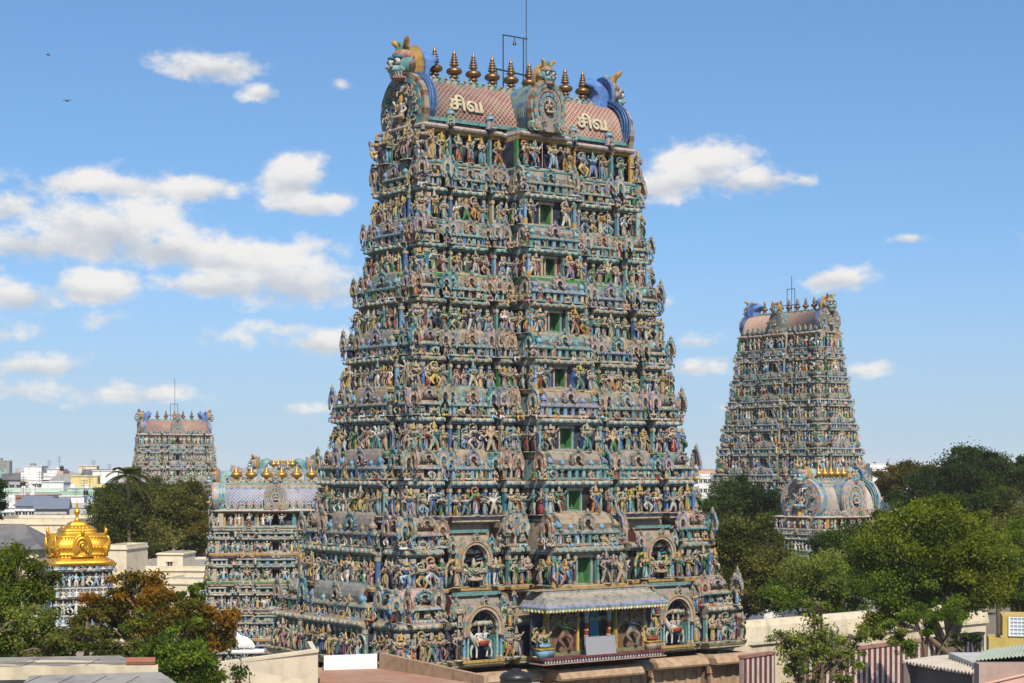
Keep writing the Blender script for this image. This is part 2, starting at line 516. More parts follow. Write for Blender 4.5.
# ------------------------------------------------------------------ temple towers
def lattice_mat(name, c1, c2, pitch=.34):
    m, nt, b = new_mat(name)
    uv = N(nt, 'ShaderNodeUVMap'); sx = N(nt, 'ShaderNodeSeparateXYZ'); nt.links.new(uv.outputs[0], sx.inputs[0])

    def mth(op, a, bb):
        n = N(nt, 'ShaderNodeMath', operation=op)
        for i, x in enumerate((a, bb)):
            if x is None: continue
            if hasattr(x, 'is_linked'): nt.links.new(x, n.inputs[i])
            else: n.inputs[i].default_value = x
        return n.outputs[0]
    fr = []
    for op in ('ADD', 'SUBTRACT'):
        v = mth(op, sx.outputs[0], sx.outputs[1])
        wob = N(nt, 'ShaderNodeTexNoise'); wob.inputs['Scale'].default_value = 1.3; wob.inputs['Detail'].default_value = 5
        v = mth('ADD', v, mth('MULTIPLY', mth('SUBTRACT', wob.outputs['Fac'], .5), .35))
        f = mth('FRACT', mth('DIVIDE', v, pitch), None)
        fr.append(mth('ABSOLUTE', mth('SUBTRACT', f, .5), None))
    mx = mth('MAXIMUM', fr[0], fr[1])
    line = ramp(nt, mx, .32, (0, 0, 0), .40, (1, 1, 1))
    v = coords(nt)
    col = mixc(nt, c1, c2, line)
    g = ramp(nt, noise(nt, 1.6, 6, .65, v), .45, (0, 0, 0), .72, (.6,) * 3)
    col = mixc(nt, col, (.16, .11, .08), g)
    f = ramp(nt, noise(nt, .5, 4, .6, v), .45, (0, 0, 0), .7, (.4,) * 3)
    col = mixc(nt, col, (.42, .34, .26), f)
    nt.links.new(col, b.inputs['Base Color']); b.inputs['Roughness'].default_value = .75
    inv = N(nt, 'ShaderNodeMath', operation='SUBTRACT'); inv.inputs[0].default_value = 1; nt.links.new(line, inv.inputs[1])
    bump(nt, b, inv.outputs[0], .5, .05)
    return m


FACE_RZ = (0.0, PI / 2, PI, -PI / 2)          # front, right, back, left


def fpos(face, s, out, a, b):
    """point on a face: s metres along it, out metres outside the half size"""
    if face == 0: return (s, -(b + out))
    if face == 1: return (a + out, s)
    if face == 2: return (-s, b + out)
    return (-(a + out), -s)


class Plan:
    FRONT = [(-1, -.77, 0.0), (-.77, -.72, -1.2), (-.72, -.42, -.3), (-.42, -.37, -1.3), (-.37, -.275, -.15), (-.275, -.23, -.6), (-.23, .23, .8),
             (.23, .275, -.6), (.275, .37, -.15), (.37, .42, -1.3), (.42, .72, -.3), (.72, .77, -1.2), (.77, 1, 0.0)]
    SIDE = [(-1, -.57, 0.0), (-.57, -.47, -.9), (-.47, .47, .35), (.47, .57, -.9), (.57, 1, 0.0)]
    SMALL = [(-1, -.62, 0.0), (-.62, -.54, -.4), (-.54, -.30, .05), (-.30, .30, .45), (.30, .54, .05), (.54, .62, -.4), (.62, 1, 0.0)]

    def __init__(s, a, b, centre=.8, small=False, k=1.0):
        s.a, s.b = a, b
        f = s.SMALL if small else s.FRONT
        s.bays = [[(x, y, (centre if x < 0 < y and not small else p * k)) for x, y, p in f], [(x, y, p * k) for x, y, p in s.SIDE]] * 2

    def half(s, face): return s.a if face in (0, 2) else s.b

    def ring(s, o, z, notch=0.0, dw=.55):
        pts = []
        lo = min(max(o, -.1), .14)
        for face in range(4):
            L = s.half(face); bays = s.bays[face]; fp = []
            for i, (x0, x1, p) in enumerate(bays):
                lp = bays[i - 1][2] if i else None
                rp = bays[i + 1][2] if i < len(bays) - 1 else None
                l = x0 * L + (0 if lp is None else (-lo if p > lp else lo))
                r = x1 * L + (0 if rp is None else (lo if p > rp else -lo))
                if lp is None: l = -(L + o)
                if rp is None: r = L + o
                if x0 < 0 < x1 and face == 0:
                    fp += [(l, p), (-dw, p), (-dw, p - notch), (dw, p - notch), (dw, p), (r, p)]
                else:
                    fp += [(l, p), (r, p)]
            for q in fp[:-1]:
                x, y = fpos(face, q[0], q[1] + o, s.a, s.b)
                pts.append((x, y, z))
        return np.array(pts)

    def loft(s, g, rows, dw=.55):
        """rows: (offset, z, colour of the band above, notch depth)"""
        g.loft([s.ring(r[0], r[1], r[3] if len(r) > 3 else 0, dw) for r in rows], [r[2] for r in rows[:-1]])


PILLARS = [('teal', 'sky'), ('paleblue', 'paleteal'), ('paleblue', 'cream'), ('paleteal', 'blue'), ('sky', 'cream'), ('teal', 'paleteal'), ('lilac', 'sky'), ('paleteal', 'cream'), ('greyteal', 'teal')]
DOMES = ['taupe', 'tan', 'greyteal', 'taupe', 'tan', 'taupe', 'taupe', 'grey', 'tan', 'paleteal', 'palepink', 'salmon']
FANS = [('lilac', 'palepink', 'navy'), ('sky', 'cream', 'peacock'), ('taupe', 'lilac', 'maroon'), ('paleteal', 'tan', 'navy'), ('palepink', 'tan', 'maroon'),
        ('grey', 'taupe', 'dark'), ('peacock', 'teal', 'navy'), ('cream', 'salmon', 'brown')]


def finial(g, x, y, z, h, c='bronze', n=8):
    g.lathe([(.10 * h, 0), (.13 * h, .05 * h), (.07 * h, .12 * h), (.22 * h, .30 * h), (.20 * h, .40 * h), (.06 * h, .52 * h), (.11 * h, .60 * h), (.05 * h, .70 * h), (.01 * h, h)], n, c, (x, y, z))


def fan(g, x, y, z, w, h, cols, r, n=13):
    """upright rosette of petals round a small niche, a mask on top"""
    a0, a1 = -38, 218
    a = np.radians(np.linspace(a0, a1, n + 1)); k = h / w
    for i in range(n):
        m0, m1 = a[i], a[i + 1]; mm = (m0 + m1) / 2
        rr = w / 2 * (1 if i % 2 else .93)
        P = []
        for ang, ra, yy in ((m0, .3 * w, -.02), (m1, .3 * w, -.02), (m1, rr * .96, -.10), (mm, rr * 1.06, -.06), (m0, rr * .96, -.10)):
            P.append((x + ra * math.cos(ang), y + yy, z + h * .42 + ra * math.sin(ang) * k))
        Bk = [(p[0], y + .10, p[2]) for p in P]
        g.raw(P + Bk, [(1, 0, 4, 2), (2, 4, 9, 7)] , [(2, 4, 3)], cols[i % 2], .85 + .3 * r.random())
        g.raw([P[4], P[3], P[2], Bk[4], Bk[3], Bk[2]], [(0, 1, 4, 3), (1, 2, 5, 4)], None, cols[i % 2])
    g.arch(x, y - .13, y + .02, z + h * .42, .19 * w, .31 * w, 9, ['cream', cols[1]], a0, a1, k)
    g.disc(x, y - .01, z + h * .42, .2 * w, 9, cols[2], a0, a1, k)
    g.box(x - .09 * w, x + .09 * w, y - .17, y + .08, z + h * .86, z + h * 1.0, 'greyteal')
    g.lathe([(.10 * w, 0), (.06 * w, .08 * h), (.0, .16 * h)], 5, 'tan', (x, y - .05, z + h * .98))


def mini_pillars(g, w, d, z0, z1, cols, n, faces=(0,)):
    """row of little columns before a dark core, standing on y = 0"""
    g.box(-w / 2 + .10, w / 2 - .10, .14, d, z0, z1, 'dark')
    pw = max(w / n * .42, .05)
    for k in range(n):
        x = -w / 2 + pw / 2 + (w - pw) * k / (n - 1)
        c = cols[k % 2]
        g.box(x - pw / 2, x + pw / 2, 0, .13, z0, z1, c)
        g.box(x - pw * .75, x + pw * .75, -.03, .14, z1 - .07 * (z1 - z0) * 2, z1, 'greyteal')
    m = max(2, int(n * d / w))
    for sx in (-1, 1):
        for k in range(1, m):
            y = d * k / m
            g.box(min(sx * w / 2, sx * (w / 2 - .12)), max(sx * w / 2, sx * (w / 2 - .12)), y - pw / 2, y + pw / 2, z0, z1, cols[k % 2])


def kuta(w, h, r):
    """square domed corner shrine"""
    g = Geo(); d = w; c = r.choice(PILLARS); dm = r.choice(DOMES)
    g.box(-w / 2 - .05, w / 2 + .05, -.05, d, 0, .07 * h, 'cream')
    mini_pillars(g, w, d, .07 * h, .30 * h, c, 4)
    g.lathe([(.5 * w, .30 * h), (.60 * w, .32 * h), (.60 * w, .36 * h), (.5 * w, .43 * h), (.40 * w, .44 * h)], 16, [c[1], c[0], 'tan', 'taupe'], (0, d / 2, 0), .8, False)
    g.lathe([(.40 * w, .43 * h), (.40 * w, .50 * h)], 16, 'pink', (0, d / 2, 0), .6, False)
    g.lathe([(.43 * w, .50 * h), (.52 * w, .53 * h), (.55 * w, .60 * h), (.52 * w, .69 * h), (.42 * w, .78 * h), (.26 * w, .85 * h), (.14 * w, .875 * h), (.15 * w, .895 * h), (.05 * w, .91 * h)],
            20, ['cream', dm, dm, dm, dm, dm, 'pink', 'teal'], (0, d / 2, 0), .35)
    finial(g, 0, d / 2, .9 * h, .14 * h)
    f = r.choice(FANS)
    fan(g, 0, d / 2 - .57 * w, .50 * h, .44 * w, .34 * h, f, r, 9)
    g2 = Geo(); fan(g2, 0, -.57 * w, .50 * h, .44 * w, .34 * h, f, r, 9)
    for q in (-PI / 2, PI / 2): g.put(g2, (0, d / 2, 0), q)
    return g


def barrel(g, w, d, z, h, c, n=9):
    """horseshoe vault along x from the ground line z"""
    a = np.radians(np.linspace(-22, 202, n + 1))
    y = d / 2 - d / 2 * np.cos(a[::-1]) * 1.0; zz = z + h * (np.sin(a) + .37) / 1.37
    rings = [np.stack([np.full(n + 1, x), y, zz], 1) for x in (-w / 2, w / 2)]
    v = np.concatenate(rings); m = n + 1; i = np.arange(n)
    g.raw(v, np.stack([i, i + m, i + m + 1, i + 1], 1), None, c)
    for x in (-w / 2, w / 2):
        g.raw(np.concatenate([np.stack([np.full(m, x), y, zz], 1), [(x, d / 2, z + h * .4)]]), None, [(k, k + 1, m) if x > 0 else (k + 1, k, m) for k in range(n)], 'maroon')


def sala(w, h, d, r, big=False):
    """barrel-roofed shrine with a rosette in the middle"""
    g = Geo(); c = r.choice(PILLARS); dm = r.choice(DOMES[:8])
    g.box(-w / 2 - .04, w / 2 + .04, -.05, d, 0, .07 * h, r.choice(['tan', 'taupe', 'greyteal', 'cream']))
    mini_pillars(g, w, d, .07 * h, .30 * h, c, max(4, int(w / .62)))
    q = lambda o, z: [(-w / 2 - o, -o, z), (w / 2 + o, -o, z), (w / 2 + o, d, z), (-w / 2 - o, d, z)]
    g.loft([q(0, .30 * h), q(.13, .32 * h), q(.13, .36 * h), q(.0, .42 * h), q(-.2, .45 * h)], [c[1], c[0], r.choice(['tan', 'grey', 'taupe']), 'taupe'])
    bw = w * (.74 if not big else .82); bd = d * 1.05
    g2 = Geo(); barrel(g2, bw, bd, 0, .50 * h, dm)
    for sx in (-1, 1):
        g3 = Geo(); g3.arch(0, -.06, .06, .18 * h, bd * .34, bd * .54, 9, ['tan', 'greyteal'], -25, 205, .28 * h / (bd * .5))
        g2.put(g3, (sx * bw / 2, bd / 2, 0), sx * PI / 2)
    g2.box(-bw / 2, bw / 2, bd / 2 - .06, bd / 2 + .06, .48 * h, .53 * h, 'teal')
    g.put(g2, (0, .04, .44 * h))
    for k in range(3 if not big else 5):
        t = -.38 + .76 * k / (2 if not big else 4)
        finial(g, t * bw, bd / 2 + .04, .95 * h, .17 * h, 'bronze', 6)
    fan(g, 0, -.06, .36 * h, min(.55 * h, w * .36), .58 * h, r.choice(FANS), r)
    for sx in (-1, 1):                              # little domed turrets at the ends and flanking the rosette
        for t, q_ in ((.45, .30), (.24, .22)):
            x = sx * t * w; ww = q_ * h * .55
            g.box(x - ww / 2, x + ww / 2, -.08, .2, .36 * h, (.36 + q_ * .5) * h, c[0])
            g.lathe([(ww * .6, 0), (ww * .62, q_ * .2 * h), (ww * .3, q_ * .42 * h), (0, q_ * .65 * h)], 8, [r.choice(['sky', 'tan', 'paleteal', 'lilac'])] * 3, (x, .06, (.36 + q_ * .5) * h), .3)
    return g


def panjara(w, h, d, r):
    """narrow shrine under one big rosette"""
    g = Geo(); c = r.choice(PILLARS)
    g.box(-w / 2 - .03, w / 2 + .03, -.04, d, 0, .07 * h, 'tan')
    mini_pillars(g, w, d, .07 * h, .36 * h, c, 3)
    g.box(-w / 2 - .10, w / 2 + .10, -.10, d, .36 * h, .41 * h, 'cream'); g.box(-w / 2 - .03, w / 2 + .03, -.04, d, .41 * h, .46 * h, 'taupe')
    g2 = Geo(); barrel(g2, d * .9, w * .86, 0, .46 * h, 'taupe', 7)
    g.put(g2, (w * .43, .1 + d * .45 - .1, .46 * h), PI / 2)
    fan(g, 0, -.06, .40 * h, w * .98, .62 * h, r.choice(FANS), r)
    return g


def niche(w, h, d, r, roof='taupe'):
    """deep arched recess: columns, horseshoe arch with beads, vault behind"""
    g = Geo()
    za = h * .47; ri = w * .33
    g.box(-w / 2, w / 2, -.1, d, -.34, -.18, 'olive'); g.box(-w / 2 - .1, w / 2 + .1, -.16, d, -.18, 0, 'ochre')
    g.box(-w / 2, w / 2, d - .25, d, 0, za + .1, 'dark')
    for sx in (-1, 1):
        for k, (x, c1) in enumerate(((ri + .14, 'paleteal'), (w / 2 - .12, 'sky'))):
            g.lathe([(.17, 0), (.17, .2), (.10, .26), (.10, za * .75), (.15, za * .82), (.18, za)], 8, ['tan', 'ochre', c1, 'cream', c1], (sx * x, .05, 0))
        g.box(min(sx * ri, sx * w / 2), max(sx * ri, sx * w / 2), .2, d, 0, za, 'teal')
        g.box(min(sx * ri, sx * (w / 2 + .1)), max(sx * ri, sx * (w / 2 + .1)), -.05, d, za, za + .16, 'paleteal')
    s = 1.12
    for y0, y1, a, b_, col in ((-.05, .64, 1.0, 1.12, ['brown']), (-.22, .3, 1.12, 1.30, ['palepink', 'cream']), (-.30, .2, 1.30, 1.40, ['ochre', 'tan']), (-.18, .3, 1.40, 1.58, ['greyteal', 'tan', 'palepink'])):
        g.arch(0, y0, y1, za + .1, ri * a, ri * b_, 18, col, -14, 194, s)
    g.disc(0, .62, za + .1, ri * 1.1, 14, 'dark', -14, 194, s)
    for k in range(9):
        a = R(10 + 20 * k); g.tube([(ri * .55 * math.cos(a), .55, za + .1 + ri * .6 * math.sin(a)), (ri * .98 * math.cos(a), .4, za + .1 + ri * 1.06 * math.sin(a))], [.05, .09], 5, ('peacock', 'maroon')[k % 2])
    zt = za + .1 + ri * 1.5 * s
    fan(g, 0, -.25, zt - .25, w * .20, h * .17, FANS[3], r, 9)
    g2 = Geo(); barrel(g2, w * 1.2, d * 1.15, 0, h * .56, roof, 11); g2.box(-w * .6, w * .6, .1, .3, h * .55, h * .6, 'teal')
    g.put(g2, (0, .66, h * .50))
    for sx in (-1, 1):
        fan(g, sx * w * .58, .30, h * .62, w * .26, h * .36, r.choice(FANS), r, 9)
        g.arch(sx * w * .40, -.12, .12, za + .5, .12, .34, 9, ['teal', 'cream'], -60, 240)
    return g


KALASAM = [(.42, 0), (.46, .05), (.46, .12), (.26, .18), (.24, .28), (.42, .34), (.44, .46), (.22, .54), (.30, .60), (.56, .70), (.70, .84), (.74, .98), (.68, 1.14), (.50, 1.27), (.26, 1.36), (.20, 1.44),
           (.42, 1.54), (.42, 1.62), (.19, 1.70), (.38, 1.80), (.38, 1.88), (.17, 1.96), (.33, 2.06), (.33, 2.13), (.14, 2.20), (.27, 2.30), (.26, 2.37), (.10, 2.44), (.20, 2.54), (.17, 2.66), (.03, 3.02)]


def kalasam(h, n=16):
    g = Geo(); k = h / 3.02
    g.lathe([(r_ * k * 1.05, z * k) for r_, z in KALASAM], n, 'bronze')
    return g


def pot_finial(h, n=14):
    g = Geo(); k = h
    g.lathe([(.16 * k, 0), (.20 * k, .06 * k), (.10 * k, .14 * k), (.14 * k, .20 * k), (.36 * k, .34 * k), (.40 * k, .46 * k), (.30 * k, .58 * k), (.12 * k, .66 * k), (.16 * k, .72 * k), (.06 * k, .80 * k), (.01, k)], n, 'gold')
    return g


def yali_head(parent, s, mat):
    """horned guardian mask with bulging eyes and bared teeth, looking along -y; s = its height in metres"""
    h = Geo()
    h.sphere((0, .05 * s, .40 * s), (.30 * s, .30 * s, .27 * s), 'teal', 14, 10)
    h.sphere((0, -.20 * s, .25 * s), (.24 * s, .22 * s, .12 * s), 'paleteal', 12, 8)          # snout
    h.sphere((0, -.14 * s, .07 * s), (.20 * s, .20 * s, .07 * s), 'salmon', 12, 6)            # jaw
    h.sphere((0, -.10 * s, .16 * s), (.20 * s, .20 * s, .07 * s), 'maroon', 12, 6)            # mouth
    h.sphere((0, .0, .60 * s), (.27 * s, .28 * s, .17 * s), 'salmon', 12, 8)                  # brow
    for sx in (-1, 1):
        h.sphere((sx * .12 * s, -.24 * s, .53 * s), (.11 * s, .12 * s, .05 * s), 'peacock', 10, 6)
        h.sphere((sx * .09 * s, -.41 * s, .30 * s), (.05 * s, .05 * s, .04 * s), 'pink', 8, 5)
        h.tube([(sx * .26 * s, .05 * s, .35 * s), (sx * .42 * s, .0, .40 * s), (sx * .46 * s, -.02 * s, .54 * s)], [.08 * s, .07 * s, .015 * s], 7, 'palepink')
        h.tube([(sx * .10 * s, .0, .70 * s), (sx * .16 * s, -.02 * s, .85 * s), (sx * .28 * s, -.10 * s, .95 * s), (sx * .36 * s, -.12 * s, 1.0 * s)], [.10 * s, .09 * s, .06 * s, .01 * s], 8, 'ochre')
    h.tube([(0, .0, .70 * s), (0, -.06 * s, .86 * s), (0, -.16 * s, .92 * s)], [.10 * s, .08 * s, .02 * s], 8, 'teal')
    h.sphere((0, -.12 * s, .72 * s), (.10 * s, .1 * s, .08 * s), 'green', 8, 5)
    ho = h.build('head', mat, parent, True)
    for sx in (-1, 1):
        e = Geo(); e.sphere((0, 0, 0), .085 * s, 'white', 10, 8); e.sphere((sx * .01 * s, -.06 * s, 0), .045 * s, 'black', 8, 6)
        e.build('eye', mat, parent, True, (sx * .13 * s, -.27 * s, .43 * s))
    t = Geo()
    for k in range(9):
        a = R(-70 + 140 * k / 8)
        x, y = .21 * s * math.sin(a), -.13 * s - .21 * s * math.cos(a)
        big = 1.6 if k in (1, 7) else 1
        t.lathe([(.022 * s, .0), (.024 * s, -.03 * s), (.004 * s, -.075 * s * big)], 6, 'white', (x, y, .20 * s), cap=True)
        t.lathe([(.020 * s, .0), (.022 * s, .02 * s), (.004 * s, .05 * s * big)], 6, 'white', (x * .92, y * .92, .10 * s))
    t.build('teeth', mat, parent)
    w = Geo()                                                                                # swept-back collar of the mask
    n = 15
    P = []
    for k in range(n):
        a = R(-40 + 260 * k / (n - 1))
        P.append([(math.cos(a) * rr * s, yy * s, (.36 + math.sin(a) * rr * 1.05) * s) for rr, yy in ((.26, .04), (.40, .12), (.50, .24), (.46, .30), (.30, .26))])
    P = np.array(P); m = 5
    i = np.arange(n - 1)
    for k in range(4):
        w.raw(P.reshape(-1, 3), np.stack([i * m + k, (i + 1) * m + k, (i + 1) * m + k + 1, i * m + k + 1], 1), None, ('ochre', 'ochre', 'blue', 'blue')[k], (1, .72, 1, 1)[k])
    w.build('collar', mat, parent)


def blue_wave(g, s, wc='blue'):
    """the mask's blue back: a tall curling sheet sweeping up behind it (along +y) with real thickness"""
    pts = [(0, 0, 0), (.10, 0, .30), (.18, 0, .62), (.34, 0, .86), (.60, 0, .97), (.86, 0, .92), (.98, 0, .80), (.86, 0, .74), (.72, 0, .60), (.66, 0, .36), (.68, 0, .12), (.72, 0, 0)]
    n = len(pts)
    ws = (.30, .34)
    rings = []
    for x, k in ((-1, .80), (-.6, 1.0), (0, 1.08), (.6, 1.0), (1, .80)):
        rings.append(np.array([(x * .34 * s, (p[0] * k) * s, p[2] * k * s) for p in pts]))
    v = np.concatenate(rings); q = []
    for r_ in range(4):
        for k in range(n):
            q.append((r_ * n + k, (r_ + 1) * n + k, (r_ + 1) * n + (k + 1) % n, r_ * n + (k + 1) % n))
    g.raw(v, np.array(q)[:, ::-1], None, wc)
    for r_, up in ((0, 0), (4, 1)):
        c = rings[r_].mean(0); g.raw(np.concatenate([rings[r_], [c]]), None, [((k, (k + 1) % n, n) if up else ((k + 1) % n, k, n)) for k in range(n)], wc)


def gable_rings(g, R_, d, r, sz=1.1, pale=False):
    """big horseshoe end plate facing -y, centred on its arch centre"""
    g.disc(0, .05, 0, R_ * .99, 24, 'brown', -90, 270, sz)
    for k, (a, b_, y, col) in enumerate(((.88, 1.0, -.18, ['taupe', 'brown', 'tan']), (.74, .86, -.28, ['peacock', 'tan', 'teal']), (.60, .72, -.22, ['taupe', 'salmon']), (.44, .56, -.30, ['teal', 'tan', 'blue']), (.28, .42, -.24, ['ochre', 'peacock']))):
        if pale: col = (['palepink', 'sky', 'cream'], ['salmon', 'palepink'], ['paleteal', 'cream', 'sky'], ['salmon', 'ochre', 'teal'], ['cream', 'sky'])[k]
        g.arch(0, y, .3, 0, R_ * a, R_ * b_, 30, col, -50, 230, sz)
    g.disc(0, -.1, 0, R_ * .28, 12, 'navy', -50, 230, sz)
    g.put(SEAT[0], (0, -.28, -R_ * .62), 0, R_ * .95, fig_table(r)); g.box(-R_ * .5, R_ * .5, -.3, .2, -R_ * 1.05, -R_ * .30, 'taupe')
    for sx in (-1, 1):
        g.put(FIG[3 if sx < 0 else 8], (sx * R_ * .34, -.42, -R_ * 1.02), 0, R_ * .55, fig_table(r))
    for sx in (-1, 1):                               # scrolls at the feet
        for q, (rr, cc) in enumerate(((.26, ['teal', 'cream']), (.15, ['palepink', 'ochre']))):
            g.arch(sx * R_ * .74, -.34 - .08 * q, .25, -R_ * .80, R_ * (rr - .09), R_ * rr, 14, cc, 0, 360)
        g.sphere((sx * R_ * .74, -.3, -R_ * .80), R_ * .08, 'sky', 8, 5)


def wave_rim(g, R_, d, sz=1.1, c='blue'):
    """ribbed outer band joining the two plates of a gable"""
    for k in range(5):
        y = d * k / 5
        g.arch(0, y, y + d / 5 * .85, 0, R_ * .9, R_ * (1.02 + .03 * (k % 2)), 26, [c, c, 'blue'] if k % 2 else [c], -50, 230, sz)


def make_tower(name, label, loc, rz, floors, env, diff, hi=True, mat=STUCCO, n_final=9, roof_h=3.4, centre=(1.25, .8), small=False, lattice=None, final='kalasam', base=GRANITE,
               base_top=None, porch=False, tint=None, seed=1, blue='blue', fig_step=.80, head=3.4, kudu=True, fin_h=2.5, letters=False, roof_w=None, roof_len=None, fin_span=None, group=None, back_detail=False):
    r = random.Random(seed)
    root = empty(name, loc, rz, label, 'temple tower', group or 'temple towers')
    n = len(floors) - 1
    figs, seats, guards = (FIG, SEAT, GUARD) if hi else (FIGL, SEATL, GUARDL)
    stat = []                                  # every sculpture: storey, face, pos, rz, size, proto, table
    wallc = ['navy', 'dark', 'dark', 'navy', 'navy', 'dark', 'maroon', 'navy', 'dark']  # near-black walls carry the shade between the statues in their colour
    bandc = [('olive', 'cream'), ('ochre', 'navy'), ('navy', 'cream'), ('grass', 'palepink'), ('ochre', 'navy'), ('cream', 'grass'), ('grass', 'cream'), ('teal', 'taupe'), ('grass', 'tan'), ('taupe', 'white')]
    shrine_n = 0
    mc = 'blue'
    for i in range(n):
        z0, z1 = floors[i], floors[i + 1]; h = z1 - z0
        a = env[i]; b = a - diff; de = env[i] - env[i + 1]
        cp = centre[min(i, len(centre) - 1)]
        k = 1.0 if not small else .8
        P = Plan(a, b, cp, small, k)
        g = Geo()
        bc = bandc[i % len(bandc)]; wc = wallc[i % len(wallc)]
        dw = .30 * h * .5 if not small else .17 * h
        zw = z0 + .43 * h
        nd = 0 if (porch and i == 0) else .95
        back = -(de + .62)
        P.loft(g, [(-1.2, z0 - .66, 'taupe'), (-.30, z0 - .60, 'tan'), (-.16, z0 - .50, 'cream'), (.04, z0 - .44, bc[1]), (.04, z0 - .30, 'grey'), (.10, z0 - .27, bc[0]), (.14, z0 - .04, 'cream'),
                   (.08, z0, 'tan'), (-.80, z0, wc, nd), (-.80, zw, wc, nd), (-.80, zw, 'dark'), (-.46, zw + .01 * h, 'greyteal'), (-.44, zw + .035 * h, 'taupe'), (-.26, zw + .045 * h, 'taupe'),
                   (-.16, zw + .05 * h, r.choice(['cream', 'paleteal', 'tan', 'sky'])), (-.13, zw + .075 * h, r.choice(['paleteal', 'greyteal', 'cream', 'taupe'])), (-.26, zw + .11 * h, r.choice(['taupe', 'grey'])), (-.6, zw + .13 * h, 'tan'),
                   (back, zw + .135 * h, r.choice(['taupe', 'tan', 'greyteal'])), (back, z1 - .6, 'taupe'), (back - .4, z1 - .55, 'taupe')], dw)
        si = max(0.0, .5 * (de - .55))
        hz = zw + .132 * h                      # ledge of the little shrines
        sh = (z1 - hz) * (1.16 if i < n - 1 else 1.0)
        # --- faces
        shr = Geo(); frieze = Geo()
        for face in (0, 1, 3) + ((2,) if back_detail else ()):
            L = P.half(face); frz = FACE_RZ[face]
            step = .62 if hi else .9
            for (x0, x1, p) in P.bays[face]:
                l, rr = x0 * L, x1 * L
                w = rr - l
                is_c = x0 < 0 < x1
                # kudu beads on the cornice and dentils under the plinth
                if p > -.35 and face != 2:
                    m = max(1, int(w / step))
                    for q in range(m):
                        s = l + w * (q + .5) / m
                        x, y = fpos(face, s, p - .14, a, b)
                        kg = KUDU if (q + i) % 2 else KUDU2
                        frieze.put(kg, (x, y, zw + .055 * h), frz, (1, 1, 1.1))
                        x, y = fpos(face, s, p - .05, a, b)
                        frieze.put(DENT, (x, y, z0 - .44), frz)
                if p < -.35:
                    if face != 2:
                        x, y = fpos(face, (l + rr) / 2, p + .12, a, b)
                        stat.append((i, face, (x, y, z0), frz, .36 * h, r.choice(figs), fig_table(r), 'fig'))
                        if r.random() < .8:
                            x, y = fpos(face, (l + rr) / 2, p + .3, a, b)
                            stat.append((i, face, (x, y, hz - .42 * .30 * h), frz, .30 * h, r.choice(seats), fig_table(r), 'seat'))
                    continue
                special = porch and face == 0 and ((i == 0 and (is_c or abs(x0 + x1) > .5 and abs(x0 + x1) < 1.3)) or (i == 1 and not is_c and .9 < abs(x0 + x1) < 1.3))
                if special: continue
                # pilasters and statues of the wall zone
                m = max(1, int(round(w / fig_step)))
                door = is_c and face == 0
                for q in range(m + 1):
                    s = l + .12 + (w - .24) * q / m
                    if door and abs(s) < dw + .15: continue
                    x, y = fpos(face, s, p - .52, a, b)
                    c = r.choice(['teal', 'sky', 'cream', 'paleteal', 'teal', 'blue', 'blue', 'maroon', 'green', 'peacock'])
                    pw = .09
                    pg = Geo(); pg.box(-pw, pw, -.06, .3, 0, zw - z0 - .04 * h, c); pg.box(-pw * 1.5, pw * 1.5, -.10, .3, zw - z0 - .06 * h, zw - z0, 'cream'); pg.box(-pw * 1.4, pw * 1.4, -.09, .3, 0, .06 * h, 'tan')
                    g.put(pg, (x, y, z0), frz)
                if face != 2:
                    if face in (1,) and hi: m = max(1, m - 1)
                    for q in range(m):
                        s = l + w * (q + .5) / m
                        if door and abs(s) < dw + (1.55 if not small else .6): continue
                        x, y = fpos(face, s + r.uniform(-.06, .06), p - .17, a, b)
                        stat.append((i, face, (x, y, z0), frz + r.uniform(-.25, .25), .375 * h * (1.12 if q == m // 2 and m > 2 else r.uniform(.80, 1.0)), (r.choice(figs) if r.random() > .08 else SHIVAL), fig_table(r), 'fig'))
                    # small sitters along the shrine ledge
                    m2 = max(1, int(w / (.85 if hi else 1.4)))
                    for q in range(m2 + 1):
                        s = l + w * q / m2
                        if door and abs(s) < .5: continue
                        x, y = fpos(face, s, p - .34 - si, a, b)
                        if r.random() < .55: stat.append((i, face, (x, y, hz - .42 * .27 * h), frz + r.uniform(-.3, .3), .27 * h, r.choice(seats), fig_table(r), 'seat'))
                        else: stat.append((i, face, (x, y, hz), frz + r.uniform(-.3, .3), .24 * h * r.uniform(.85, 1.35), r.choice(figs), fig_table(r), 'seat'))
                # a turned figure on the outer corner
                if face == 0 and abs(x0 + x1) > 1.6:
                    sg_ = 1 if x1 == 1 else -1
                    stat.append((i, face, (sg_ * (a - .12), -(b - .12), z0), sg_ * .75, .39 * h, r.choice(guards), fig_table(r), 'fig'))
                # rosettes at the bay edges
                if hi and face != 2 and not is_c:
                    for s in (l + .1, rr - .1):
                        x, y = fpos(face, s, p - .24 - si, a, b)
                        fg = Geo(); fan(fg, 0, 0, 0, .25 * h, .42 * h * r.uniform(.85, 1.2), r.choice(FANS), r, 9)
                        frieze.put(fg, (x, y, hz + .08 * h), frz)
                # shrine of the bay
                depth = max(.5, de + .34 - si)
